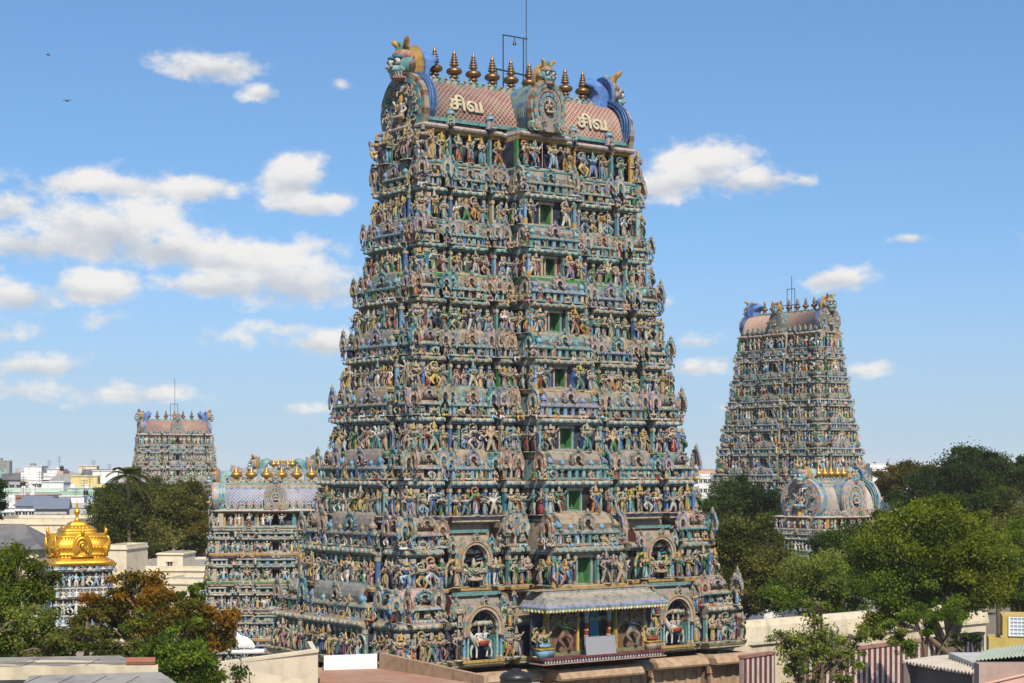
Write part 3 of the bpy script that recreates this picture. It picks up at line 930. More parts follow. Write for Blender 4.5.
                if abs(x0) == 1 or abs(x1) == 1:
                    if face == 1 and x0 == -1 or face == 3 and x1 == 1 or (face == 2 and x0 == -1) or (face == 2 and x1 == 1): continue     # shared corner
                    if face in (0,):
                        sgn = 1 if x1 == 1 else -1
                        ww = min(w, (1 - .56) * b) * .80 + .15
                        sg = kuta(ww, sh * 1.08, r); cx, cy = sgn * (a - ww / 2 - .34 - si), -(b - .34 - si)
                        rot = 0
                    elif face == 3:
                        ww = min(w, 2.6) * .80 + .15
                        sg = kuta(ww, sh * 1.08, r); cx, cy = -(a - .34 - si), (b - ww / 2 - .34 - si); rot = frz
                    else:
                        ww = min(w, 2.6) * .80 + .15
                        sg = kuta(ww, sh * 1.08, r); cx, cy = (a - .34 - si), (b - ww / 2 - .34 - si); rot = frz
                    nm = 'corner_shrine'
                else:
                    s = (l + rr) / 2
                    cx, cy = fpos(face, s, p - .30 - si, a, b); rot = frz
                    if is_c: sg = sala(w * .9, sh * 1.05, depth + (p if face == 0 else 0), r, True); nm = 'barrel_shrine'
                    elif w > (1.9 if not small else 9): sg = sala(w * .86, sh * 1.02, depth, r); nm = 'barrel_shrine'
                    else: sg = panjara(w * .95, sh * 1.05, depth, r); nm = 'gable_shrine'
                if hi:
                    stat.append((i, face, (cx, cy, hz), rot, 1.0, sg, None, nm))
                else:
                    shr.put(sg, (cx, cy, hz), rot)
                # flanks of the projecting middle bay
                if door and p > 1.5 and not (porch and i == 0):
                    for sx in (-1, 1):
                        for q in range(2):
                            x = sx * (w / 2 + .14); y = -(b + p - .55 - .95 * q)
                            stat.append((i, 3 if sx < 0 else 1, (x, y, z0), sx * PI / 2, .37 * h * r.uniform(.9, 1), r.choice(figs), fig_table(r), 'fig'))
                            stat.append((i, 3 if sx < 0 else 1, (x - sx * .1, y, hz - .1 * h), sx * PI / 2, .27 * h, r.choice(seats), fig_table(r), 'seat'))
                        fg = Geo(); fan(fg, 0, 0, 0, .30 * h, .46 * h, r.choice(FANS), r, 11)
                        frieze.put(fg, (sx * (w / 2 - .05), -(b + p - .95), hz + .05 * h), sx * PI / 2)
                        pc = Geo(); pc.lathe([(.19, 0), (.19, .1 * h), (.12, .12 * h), (.12, .34 * h), (.19, .38 * h), (.19, .43 * h)], 8, ['ochre', 'teal', 'sky', 'tan', 'teal'])
                        frieze.put(pc, (sx * (w / 2 - .1), -(b + p - .22), z0))
                # guardians and the doorway
                if door:
                    for sx in (-1, 1):
                        x, y = fpos(0, sx * (dw + (1.15 if sx < 0 else .8) if not small else dw + .4), p - (.32 if sx < 0 else .1), a, b)
                        stat.append((i, 0, (x, y, z0), r.uniform(-.1, .1), .42 * h, guards[0 if sx < 0 else 1], fig_table(r), 'guard'))
        if shr.n: g.put(shr)
        g.put(frieze)
        so = g.build('storey', mat, root)
        # doorway
        if not (porch and i == 0):
            dg = Geo(); dh = .43 * h
            y = -(b + cp) + .88
            for sx in (-1, 1):
                dg.box(min(sx * dw, sx * (dw - .12)), max(sx * dw, sx * (dw - .12)), y - .12, y + .1, z0, z0 + dh * .94, r.choice(['cream', 'palepink', 'paleteal']))
                dg.box(min(sx * (dw - .13), sx * (dw - .16)), max(sx * (dw - .13), sx * (dw - .16)), y + .02, y + 1.1, z0, z0 + dh * .9, 'grass' if hi else 'dark')
            dg.box(-dw - .1, dw + .1, y - .16, y + .1, z0 + dh * .90, z0 + dh + .02, 'cream')
            dg.box(-dw, dw, y - .3, y + 1.2, z0 + .005, z0 + .06, 'tan')
            dg.box(-dw + .13, dw - .13, y + 1.16, y + 1.24, z0, z0 + dh, 'dark')
            if hi: dg.box(-dw + .13, dw - .16, y + .72, y + .78, z0 + .06, z0 + dh * .9, 'green'); dg.box(-.03, .03, y + .69, y + .74, z0 + .06, z0 + dh * .9, 'grass')
            dg.build('doorway', mat, so)
        floors_obj.setdefault(name, []).append(so)
    # ---------------------------------------------------------------- neck storey under the vault
    z0 = floors[n]; a = env[n]; b = a - diff
    P = Plan(a, b, centre[-1] * .8, small, .7)
    g = Geo(); nh = (2.75 if not small else 1.5)
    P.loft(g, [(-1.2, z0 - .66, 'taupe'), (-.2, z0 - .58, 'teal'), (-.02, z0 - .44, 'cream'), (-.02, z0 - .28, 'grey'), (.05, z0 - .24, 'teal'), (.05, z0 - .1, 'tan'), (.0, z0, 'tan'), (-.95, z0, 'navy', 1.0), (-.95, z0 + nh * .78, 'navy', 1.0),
               (-.95, z0 + nh * .78, 'ochre'), (-.5, z0 + nh * .80, 'ochre'), (-.5, z0 + nh * .87, 'cream'), (-.15, z0 + nh * .9, 'white'), (-.05, z0 + nh * .95, 'palepink'), (-.25, z0 + nh * 1.02, 'white'),
               (-.75, z0 + nh * 1.05, 'teal'), (-.75, z0 + nh * 1.12, 'teal'), (-.95, z0 + nh * 1.14, 'tan'), (-b + .5, z0 + nh * 1.16, 'tan')], .5 if not small else .3)
    for face in (0, 1, 3):
        L = P.half(face)
        for (x0, x1, p) in P.bays[face]:
            l, rr = x0 * L, x1 * L; w = rr - l
            if p < -.35: continue
            m = max(1, int(round(w / (1.02 if hi else 1.1))))
            for q in range(m + 1):
                s = l + .1 + (w - .2) * q / m
                if x0 < 0 < x1 and face == 0 and abs(s) < .6: continue
                x, y = fpos(face, s, p - .72, a, b)
                pg = Geo(); pg.box(-.1, .1, -.1, .3, 0, nh * .8, r.choice(['ochre', 'cream', 'teal', 'green'])); g.put(pg, (x, y, z0), FACE_RZ[face])
                x, y = fpos(face, s, p - .5, a, b)
                if q < m:
                    s2 = l + w * (q + .5) / m
                    if x0 < 0 < x1 and face == 0 and abs(s2) < .75: continue
                    x, y = fpos(face, s2, p - .2, a, b)
                    stat.append((n, face, (x, y, z0), FACE_RZ[face] + r.uniform(-.2, .2), nh * .70 * r.uniform(.94, 1.03), r.choice(figs), fig_table(r), 'neck'))
    for sx in (-1, 1):
        x, y = fpos(0, sx * (.95 if not small else .6), P.bays[0][len(P.bays[0]) // 2][2] - .4, a, b)
        stat.append((n, 0, (x, y, z0), 0, nh * .74, guards[0 if sx < 0 else 1], fig_table(r), 'guard'))
        for sy in (-1, 1):                       # bulls at the corners
            if hi:
                stat.append((n, 0, (sx * (a - .1), sy * (b - .1), z0), (-.6 if sx < 0 else .6), nh * .86, GUARD[0 if sx < 0 else 1], fig_table(r), 'guard'))
                for q_ in (.5, 1.0): stat.append((n, 3, (sx * (a + .25), sy * (b - 1.1 - q_), z0), sx * PI / 2, nh * .8, r.choice(FIG), fig_table(r), 'neck'))
            if hi: stat.append((n, 0, (sx * (a - .35), sy * (b - .5), z0), (0 if sx < 0 else PI), .75, BULL, None, 'bull'))
    so = g.build('neck_storey', mat, root); floors_obj.setdefault(name, []).append(so)
    # ---------------------------------------------------------------- vault
    zr = z0 + nh * 1.14
    rw = roof_w or (b - .75); ra = roof_len or (a - 1.35)
    me = bpy.data.meshes.new('barrel_roof')
    m = 22; ang = np.radians(np.linspace(-8, 188, m + 1))
    yy = -rw * np.cos(ang); zz = roof_h * (np.sin(ang) + .139) / 1.139
    yy = yy * (1 - .06 * (zz / roof_h) ** 4)
    arc = np.concatenate([[0], np.cumsum(np.hypot(np.diff(yy), np.diff(zz)))])
    V = [(x, yy[k], zz[k]) for x in (-ra, ra) for k in range(m + 1)]
    Fs = [(k, k + m + 1, k + m + 2, k + 1) for k in range(m)] + [tuple(range(m, -1, -1)), tuple(range(m + 1, 2 * m + 2))]
    me.from_pydata(V, [], Fs); uvl = me.uv_layers.new(name='UVMap')
    for poly in me.polygons:
        for li in poly.loop_indices:
            vi = me.loops[li].vertex_index
            uvl.data[li].uv = (V[vi][0], arc[vi % (m + 1)])
    for p_ in me.polygons: p_.use_smooth = len(p_.vertices) == 4
    me.materials.append(lattice)
    ro = link('barrel_roof', me, root, (0, 0, zr))
    cr = Geo()
    cr.box(-ra, ra, -.42, .42, roof_h - .06, roof_h + .16, 'greyteal'); cr.box(-ra, ra, -.34, .34, roof_h + .16, roof_h + .30, 'paleteal')
    for s in (-1, 1):
        for k in range(int(ra / .3)):
            x = -ra + .3 + k * .6
            cr.box(x - .2, x + .2, s * .52 - .1, s * .52 + .1, roof_h - .16, roof_h + .12, ('cream', 'teal', 'palepink')[k % 3])
            cr.lathe([(.13, 0), (.12, .1), (.0, .22)], 6, ('cream', 'teal', 'tan')[k % 3], (x, s * .36, roof_h + .28))
        cr.box(-ra, ra, s * rw * .985 - .06, s * rw * .985 + .06, -.05, .22, 'teal')
    co = cr.build('ridge_crest', mat, ro)
    fz = roof_h + .28
    ca = fin_span or (ra - (.9 if hi else 1.0))
    if final == 'kalasam':
        kg = kalasam(fin_h, 16 if hi else 10)
        ko = None
        for k in range(n_final):
            x = -ca + 2 * ca * k / (n_final - 1)
            if ko is None:
                ko = kg.build('finial', COPPER, ro, True, (x, 0, fz))
            else:
                o = ko.copy(); COL.objects.link(o); o.parent = ro; o.location = (x, 0, fz)
    else:
        kg = pot_finial(fin_h)
        ko = None
        for k in range(n_final):
            x = -ca + 2 * ca * k / (n_final - 1)
            if ko is None: ko = kg.build('finial', DULLGOLD, ro, True, (x, 0, fz))
            else:
                o = ko.copy(); COL.objects.link(o); o.parent = ro; o.location = (x, 0, fz)
    if small:
        for s in (-1, 1):
            bd = Geo(); bd.box(-ra, ra, -.12, .12, 0, .34, 'cream'); bd.box(-ra, ra, -.16, .16, .34, .44, 'paleteal'); bd.box(-ra, ra, -.16, .16, -.08, 0, 'sky')
            for k in range(int(ra / .22)):
                bd.lathe([(.10, 0), (.12, .08), (.0, .26)], 6, ('ochre', 'palepink', 'cream')[k % 3], (-ra + .2 + k * .44, 0, .44))
            bd.build('ridge_band', mat, ro, False, (0, s * rw * .52, roof_h * .86))
    # gables: plate, rim, mask
    R_ = rw * 1.12 if hi else rw * 1.1
    for sx in (-1, 1):
        e = empty('gable', (sx * (ra + .25), 0, zr + roof_h * .42)); e.rotation_euler = (0, 0, -PI / 2 if sx < 0 else PI / 2); e.parent = root
        sz_ = roof_h * .56 / (rw * .9)
        gp = Geo(); gable_rings(gp, R_, .5, r, sz_ * (1.22 if hi else 1), small); 
        for q in range(11 if hi else 6):
            aa = R(-30 + 240 * q / (10 if hi else 5)); fs = R_ * .42
            gp.put(r.choice(seats), (R_ * .66 * math.cos(aa), -.30, R_ * .66 * math.sin(aa) * sz_ - .6 * fs), 0, fs, fig_table(r))
        gp.put(r.choice(figs), (0, -.35, -R_ * .75), 0, R_ * .75, fig_table(r))
        for sx2 in (-1, 1): gp.put(r.choice(guards), (sx2 * R_ * .36, -.4, -R_ * 1.0), 0, R_ * .6, fig_table(r))
        gp.build('gable_plate', mat, e, False, (0, -.15, -.55 if hi else 0))
        gr = Geo(); wave_rim(gr, R_, .75, roof_h * .56 / (rw * .9), blue); gr.build('gable_rim', mat, e, False, (0, .1, 0))
        hz_ = R_ * roof_h * .56 / (rw * .9) * .70
        ho = empty('mask', (0, -.1, hz_)); ho.parent = e
        # the mask's pieces hang on the gable itself so that nothing is nested deeper than a sub-part
        bpy.data.objects.remove(ho)
        off = empty_holder = None
        before = set(COL.objects)
        yali_head(e, head, mat)
        bw = Geo(); blue_wave(bw, head * .80, blue); bw.build('mask_back', BLUEPAINT if blue == 'blue' else mat, e, True, (0, .10 * head, -.05 * head))
        for o in set(COL.objects) - before:
            o.location.z += hz_; o.location.y -= .2
    # front and back medallions of the vault
    if kudu:
        for sy in (-1,):
            e = empty('medallion', (0, sy * (rw + (2.0 if hi else .8)), zr + roof_h * .44)); e.parent = root
            gp = Geo(); gable_rings(gp, roof_h * .50, .5, r, 1.3, small); gp.put_barrel = None
            gp.build('medallion_plate', mat, e, False)
            gb = Geo(); wave_rim(gb, roof_h * .46, rw * .8 + (1.3 if hi else 0), 1.3, 'greyteal'); gb.build('medallion_vault', mat, e, False, (0, .25, 0))
            before = set(COL.objects)
            yali_head(e, head * .62, mat)
            for o in set(COL.objects) - before:
                o.location.z += roof_h * .52; o.location.y += .05
    # upright plaques along the foot of the vault
    dm = Geo()
    xs = [-.80, -.42, .42, .80] if not small else [-.6, .6]
    for k, t in enumerate(xs):
        x = t * ra
        pg = Geo(); pg.box(-.42, .42, -.1, .3, 0, .85, ('paleteal', 'lilac')[k % 2]); pg.box(-.28, .28, -.14, .1, .1, .7, 'palepink'); pg.box(-.5, .5, -.15, .3, .85, 1.0, 'teal')
        pg.lathe([(.42, 0), (.40, .25), (.16, .5), (.1, .55), (.0, .85)], 8, ['paleblue', 'peacock', 'ochre', 'gold'], (0, .1, 1.0))
        dm = Geo(); dm.put(pg, (0, 0, 0), 0, .8 if hi else .6); dm.build('roof_plaque', mat, ro, False, (x, -rw - .12, -.25))
    orn = Geo()
    no = int(ra * 2 / (1.25 if not small else .7))
    for q in range(no):
        x = -ra + .5 + (2 * ra - 1.0) * q / max(no - 1, 1)
        if abs(x) < (1.7 if hi else 1.0): continue
        if hi:
            if q % 3 == 1: orn.put(r.choice(SEAT), (x, -rw - .35, zr - .62), 0, .95, fig_table(r))
        else:
            w_ = .8 if not small else .55
            fg = Geo(); fan(fg, 0, 0, 0, w_, w_ * 1.5, r.choice(FANS), r, 9); orn.put(fg, (x, -rw - .14, zr - .15), 0)
            orn.put(r.choice(seats), (x + .35, -rw - .3, zr - .35), 0, w_ * 1.0, fig_table(r))
            orn.put(r.choice(figs), (x, -rw * .62, zr + roof_h * (.72 if small else .62)), 0, w_ * .9, fig_table(r)) if small else None
    if orn.n:
        oo = orn.build('vault_figures', mat, root, True); oo['kind'] = 'stuff'
    # ---------------------------------------------------------------- sculptures become objects
    mesh_parts = [s for s in stat if s[7].endswith('shrine')]
    for s in mesh_parts:
        s[5].build(s[7], mat, floors_obj[name][s[0]], False, s[2], s[3])
    rest = Geo(); cnt = 0
    order = [s for s in stat if not s[7].endswith('shrine')]
    if hi:
        order.sort(key=lambda s: (0 if s[7] == 'guard' else 1, -s[4] * (1.0 if s[1] == 0 else .8 if s[1] == 3 else .2)))
    for s in order:
        i, face, pos, rot, size, proto, table, kind = s
        if hi and kind in ('guard', 'bull', 'fig') and (kind != 'fig' or cnt < 100):
            nm = {'guard': 'guardian_statue', 'bull': 'bull_statue', 'fig': 'statue'}[kind]
            fg = Geo(); fg.put(proto, (0, 0, 0), 0, (size * 1.1, size * 1.1, size) if kind != 'bull' else size, table, r.uniform(.8, 1.15))
            fg.build(nm, mat, floors_obj[name][i], True, pos, rot)
            if kind == 'fig': cnt += 1
        else:
            rest.put(proto, pos, rot, (size * 1.1, size * 1.1, size), table, r.uniform(.75, 1.15))
    if rest.n:
        so = rest.build('small_sculptures', mat, root, True); so['kind'] = 'stuff'
    # ---------------------------------------------------------------- stone base
    zb = (base_top if base_top is not None else floors[0])
    if base is not None:
        a = env[0]; b = a - diff
        P = Plan(a + .25, b + .25, centre[0] + .15, small, 1.0)
        g = Geo()
        rows = [(.5, -.3, 'granite'), (.5, .9, 'granite'), (.25, 1.0, 'granite'), (.25, 1.8, 'granite'), (-.2, 1.9, 'granite')]
        z = 1.9
        for k in range(2):
            top = 1.9 + (zb - 1.9) * (k + 1) / 2
            rows += [(-.45, z, 'granite'), (-.45, top - 1.75, 'granite'), (-.2, top - 1.65, 'granite'), (-.2, top - 1.5, 'granite'), (.55, top - 1.45, 'granite'), (.62, top - 1.3, 'granite'), (.40, top - .95, 'granite'), (.05, top - .72, 'granite'), (-.3, top - .66, 'granite')]
            z = top - .66
        P.loft(g, rows)
        # pilasters of the base
        pg = Geo()
        for face in (0, 1, 3):
            L = P.half(face)
            for (x0, x1, p) in P.bays[face]:
                if p < -.35: continue
                m = max(1, int((x1 - x0) * L / 1.1))
                for q in range(m + 1):
                    s = x0 * L + .15 + ((x1 - x0) * L - .3) * q / m
                    x, y = fpos(face, s, p - .47, P.a, P.b)
                    for zz0, zz1 in ((1.9, 1.9 + (zb - 1.9) / 2 - 1.6), (1.9 + (zb - 1.9) / 2 - .66, zb - 1.6)):
                        bb = Geo(); bb.box(-.16, .16, -.12, .2, 0, zz1 - zz0, 'granite'); bb.box(-.26, .26, -.2, .2, (zz1 - zz0) * .78, zz1 - zz0, 'granite'); bb.box(-.24, .24, -.18, .2, 0, .3, 'granite')
                        g.put(bb, (x, y, zz0), FACE_RZ[face], (1, 1, 1), None, r.uniform(.8, 1.1))
        g.build('stone_base', base, root)
    return root


KUDU = Geo(); KUDU.arch(0, -.10, .10, .10, .05, .17, 7, 'cream', -30, 210); KUDU.disc(0, -.02, .10, .09, 7, 'maroon'); KUDU.lathe([(.05, 0), (.0, .12)], 5, 'tan', (0, -.02, .26))
KUDU2 = Geo(); KUDU2.arch(0, -.10, .10, .08, .03, .13, 6, 'paleteal', -30, 210); KUDU2.disc(0, -.03, .08, .06, 6, 'teal')
DENT = Geo(); DENT.box(-.09, .09, -.08, .05, 0, .13, 'white', 1.0)
floors_obj = {}
# ------------------------------------------------------------------ the main tower
TH = R(37)
U2 = np.array([math.cos(TH), math.sin(TH), 0]); V2 = np.array([-math.sin(TH), math.cos(TH), 0])
MAIN_C = np.array([-.1, 151.4, 0.0])
RED_LATTICE = lattice_mat('red_lattice_tiles', (.20, .045, .038), (.40, .31, .24), .42)
FLOORS = [9.4, 14.6, 19.9, 24.7, 29.5, 33.9, 38.3, 42.4, 47.0]
ENV = [16.9, 15.3, 14.35, 13.45, 12.8, 12.2, 11.65, 11.1, 10.8]
main = make_tower('temple_tower', 'tallest carved tower, its striped porch facing us and copper finials on top', MAIN_C, TH,
                  FLOORS, ENV, 7.5, True, STUCCO, 9, 3.5, (1.3, 2.35, 2.1, 1.95, 1.85, 1.8, 1.8, 1.75), False, RED_LATTICE, porch=True, base_top=9.4 - .3, seed=5, head=3.3, roof_len=9.9, fin_span=7.45, roof_w=2.75)


def main_pt(x, y, z):
    return MAIN_C + U2 * x + V2 * y + np.array([0, 0, z])


def main_front():
    st0, st1 = floors_obj['temple_tower'][0], floors_obj['temple_tower'][1]
    rr = random.Random(3)
    b0 = ENV[0] - 7.5; b1 = ENV[1] - 7.5
    # arched recesses with riders
    for sx in (-1, 1):
        x = sx * .565 * ENV[0]; y = -(b0 - .1)
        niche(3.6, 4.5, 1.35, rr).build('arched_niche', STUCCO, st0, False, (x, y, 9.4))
        hg = Geo(); hg.put(HORSE, (0, 0, 0), 0, (1.32, 1.3, 1.30)); hg.box(-.5, .5, -.42, .42, 1.2, 1.4, 'ochre'); hg.box(-.35, .35, -.46, .46, 1.0, 1.36, 'red')
        hg.build('horse_statue', STUCCO, st0, True, (x, y + .25, 9.45), sx * .06)
        for k in (-1, 1):
            fg = Geo(); fg.put(RIDER, (0, 0, 0), 0, 1.55, fig_table(rr)); fg.build('rider_statue', STUCCO, st0, True, (x + .28 * k, y + .15, 10.1))
        for u in (-1, 1):
            for q_, (dx, hh) in enumerate(((2.15, 2.1), (2.0, 1.6))):
                fg = Geo(); fg.put(rr.choice(FIG), (0, 0, 0), 0, hh, fig_table(rr)); fg.build('attendant_statue', STUCCO, st0, True, (x + u * dx, y + .1, 9.42 + 2.45 * q_))
            fg = Geo(); fan(fg, 0, 0, 0, 1.1, 1.9, rr.choice(FANS), rr, 11); fg.build('fan_plaque', STUCCO, st0, False, (x + u * 2.1, y + .5, 12.0))
        x = sx * .60 * ENV[1]; y = -(b1 - .1)
        niche(3.1, 3.9, 1.2, rr, 'tan').build('arched_niche', STUCCO, st1, False, (x, y, 14.6))
        for k, (dx, hh, pr) in enumerate(((-.75, 1.6, FIG[3]), (0, 2.3, SEAT[0]), (.75, 1.65, FIG[1]), (-1.8, 1.9, FIG[7]), (1.8, 1.9, FIG[0]))):
            fg = Geo(); fg.put(pr, (0, 0, 0), 0, (hh * 1.2, hh * 1.2, hh), fig_table(rr)); fg.build('shrine_statue', STUCCO, st1, True, (x + dx, y + (.1 if k < 3 else -.25), 14.65 + (-.5 if k == 1 else 0)))
    for sx in (-1, 1):
        for q_, (dx, zz, hh) in enumerate(((6.55, 9.42, 2.0), (7.2, 9.42, 1.7), (6.9, 11.6, 1.7), (6.5, 13.2, 1.2))):
            fg = Geo(); fg.put(rr.choice(FIG), (0, 0, 0), 0, hh, fig_table(rr)); fg.box(-.3, .3, -.2, .5, -.14, .01, 'tan'); fg.build('attendant_statue', STUCCO, st0, True, (sx * dx, -(b0 + (.0 if q_ < 2 else -.35)), zz))
        fg = Geo(); fan(fg, 0, 0, 0, 1.2, 2.0, rr.choice(FANS), rr, 11); fg.build('fan_plaque', STUCCO, st0, False, (sx * 7.2, -(b0 - .75), 11.8))
    # porch
    cp = 1.3
    yb = -(b0 + cp)
    po = empty('porch', (0, yb, 9.4)); po.parent = main
    e = Geo()
    q = lambda x, y, z, yi=1.6: [(-x, -y, z), (x, -y, z), (x, yi, z), (-x, yi, z)]
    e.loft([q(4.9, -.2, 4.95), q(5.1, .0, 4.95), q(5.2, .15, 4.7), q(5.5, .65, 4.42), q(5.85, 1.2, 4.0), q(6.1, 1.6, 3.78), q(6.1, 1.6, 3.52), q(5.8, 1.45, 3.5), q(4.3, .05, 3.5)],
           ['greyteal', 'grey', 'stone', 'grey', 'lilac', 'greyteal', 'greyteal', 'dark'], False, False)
    e.loft([q(5.18, .20, 4.72), q(5.22, .24, 4.66)], 'cream')
    e.box(-5.9, 5.9, -.1, 1.2, 4.93, 5.0, 'tan')
    for zz, xx, yy in ((4.44, 5.5, .68), (4.03, 5.86, 1.22)):
        e.box(-xx, xx, -yy - .02, -yy + .1, zz - .06, zz + .06, 'cream')
        for k in range(int(xx * 2 / .55)):
            x = -xx + .3 + k * .55
            e.box(x - .12, x + .12, -yy - .07, -yy + .06, zz - .26, zz - .08, ('palepink', 'taupe', 'tan', 'lilac')[k % 4])
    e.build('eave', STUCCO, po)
    rp = Geo()
    for k in range(40):
        x = -6.0 + k * .3
        rp.tube([(x, -1.62, 3.42), (x + .17, -1.62, 3.56)], .085, 6, ('yellow', 'white')[k % 2])
    rp.build('rope_edging', STUCCO, po)
    for sx in (-1, 1):
        rp = Geo()
        for k in range(6):
            rp.tube([(sx * 6.1, -1.4 + k * .42, 3.42), (sx * 6.1, -1.22 + k * .42, 3.56)], .085, 6, ('yellow', 'white')[k % 2])
        rp.build('rope_edging', STUCCO, po)
    bk = Geo(); bk.box(-5.9, 5.9, .35, .5, 0, 3.5, 'navy'); bk.box(-1.95, 1.95, .25, .36, .1, 3.4, 'dark'); bk.box(-.45, .45, .16, .26, .1, 3.3, 'peacock')  # near-black box paints in the shade of the porch recess
    for sx in (-1, 1): bk.box(sx * 1.95 - .12, sx * 1.95 + .12, -.1, .3, .1, 3.4, 'teal'); bk.box(sx * 1.75 - .1, sx * 1.75 + .1, .0, .3, .1, 3.4, 'green')
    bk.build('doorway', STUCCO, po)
    fl = Geo(); fl.box(-6.0, 6.0, -1.25, .4, -.12, .06, 'maroon'); fl.box(-5.9, 5.9, -1.18, .4, -.36, -.12, 'navy'); fl.box(-6.05, 6.05, -1.3, .4, -.44, -.36, 'pink')
    for k in range(42): fl.box(-5.8 + k * .275, -5.68 + k * .275, -1.2, -1.1, -.33, -.15, 'white')
    fl.build('plinth', STUCCO, po)
    for sx in (-1, 1):
        c = Geo(); c.box(-.24, .24, -.24, .24, 0, .3, 'sky'); c.lathe([(.17, .3), (.17, 1.3), (.2, 1.32), (.2, 1.4), (.17, 1.42), (.17, 1.75), (.2, 1.77), (.2, 1.86), (.17, 1.9), (.17, 2.35), (.21, 2.4), (.21, 2.5), (.17, 2.55), (.17, 2.9), (.28, 3.1), (.3, 3.2)], 14,
                                                                       ['paleblue', 'cream', 'cream', 'cream', 'red', 'ochre', 'ochre', 'ochre', 'red', 'cream', 'cream', 'cream', 'paleblue', 'paleteal', 'cream'])
        c.box(-.36, .36, -.34, .34, 3.2, 3.36, 'ochre')
        c.build('column', STUCCO, po, False, (sx * 1.1, -.25, .06))
        # framed panel with the many-armed dancer
        f = Geo()
        for u in (-1, 1): f.box(u * 1.42 - .1, u * 1.42 + .1, -.25, .3, .3, 3.4, 'yellow'); f.box(u * 1.26 - .06, u * 1.26 + .06, -.12, .3, .3, 3.3, 'maroon')
        f.box(-1.52, 1.52, -.3, .35, .05, .3, 'olive'); f.box(-1.52, 1.52, -.25, .3, 3.3, 3.44, 'ochre'); f.box(-1.4, 1.4, .1, .3, .3, 3.3, 'brown')
        f.build('panel_frame', STUCCO, po, False, (sx * 3.3, 0, 0))
        tb = fig_table(random.Random(2 + sx)); tb[CI['skin']] = CI['cream']; tb[CI['ochre']] = CI['salmon' if sx < 0 else 'cream']
        d = Geo(); d.put(SHIVA, (0, -.2, 0), 0, (2.9, 2.5, 2.85), tb); d.put(dress(SHIVA, True, rr), (0, -.2, 0), 0, (2.9, 2.5, 2.85), tb)
        for k in range(17):
            a = R(-15 + 210 * k / 16)
            d.tube([(.40 * math.cos(a), .12, 2.0 + .40 * math.sin(a)), (.8 * math.cos(a), .1, 1.95 + .8 * math.sin(a)), (1.14 * math.cos(a), .06, 1.95 + 1.08 * math.sin(a))], [.06, .085, .06], 6, ('skin', 'cream')[k % 2])
            d.sphere((1.2 * math.cos(a), -.02, 1.85 + 1.14 * math.sin(a)), .10, 'skin', 6, 5)
        d.build('dancing_statue', STUCCO, po, True, (sx * 3.3, -.12, .32))
        for k, (x, pr, s_, tb) in enumerate(((5.3, SEAT[0], 1.9, 0), (5.0, FIG[7], 1.7, 1), (5.7, FIG[3], 1.75, 2))):
            fg = Geo(); fg.put(pr, (0, 0, 0), 0, s_ * 1.15, fig_table(rr))
            if k == 0: fg.box(-.62, .62, -.5, .3, .15, .80, 'sky' if sx < 0 else 'tan'); fg.box(-.66, .66, -.54, .3, .72, .84, 'ochre')
            fg.build('porch_statue', STUCCO, po, True, (sx * x, -.35 + .25 * (k > 0), .06 if k else -.1))


main_front()


def lettering():
    """raised cream script on the vault: the same word on both halves"""
    rw = 2.75; rh = 3.5; zr = 47.0 + 2.75 * 1.14
    ro = [o for o in COL.objects if o.name.startswith('barrel_roof') and o.parent is main][0]
    for x0 in (-6.35, 6.25):
        cu = bpy.data.curves.new('lettering', 'FONT'); cu.body = '\u0b9a\u0bbf\u0bb5'; cu.size = 1.6; cu.extrude = .05; cu.bevel_depth = .025; cu.offset = .03; cu.align_x = 'CENTER'; cu.resolution_u = 3
        o = bpy.data.objects.new('lettering', cu); COL.objects.link(o)
        dg = bpy.context.evaluated_depsgraph_get(); me = bpy.data.meshes.new_from_object(o.evaluated_get(dg))
        bpy.data.objects.remove(o)
        for v in me.vertices:                       # wrap the flat word round the curve of the vault
            px_, up, out = v.co.x, v.co.y, v.co.z
            a = R(10) + up / (rw * 1.25)
            y = -rw * math.cos(a); z = rh * (math.sin(a) + .139) / 1.139; y *= (1 - .06 * (z / rh) ** 4)
            v.co = (x0 + px_ * 1.0, y - math.cos(a) * (out + .12), z + math.sin(a) * (out + .12))
        me.materials.clear(); me.materials.append(LETTER)
        link('lettering', me, ro)


LETTER = weathered('letter_paint', (.47, .41, .27), .85, dirt=(.15, .12, .08), amount=.6, scale=1.5)
lettering()

# grey board leaning in the porch
g = Geo(); g.box(-1.45, 1.45, -.04, .04, 0, 1.3, 'lilac'); g.box(-1.5, 1.5, -.05, .05, -.03, .04, 'grey'); g.box(-1.5, 1.5, -.05, .05, 1.28, 1.35, 'grey')
bo = g.build('board', plain('grey_board', (.25, .25, .27), .7, 0, .1, 2), None, False, main_pt(-.35, -(ENV[0] - 7.5 + 1.3 + 1.12), 9.47), TH)
bo.rotation_euler = (R(-8), 0, TH)
tag(bo, 'plain grey board leaning against the two columns of the porch', 'board')

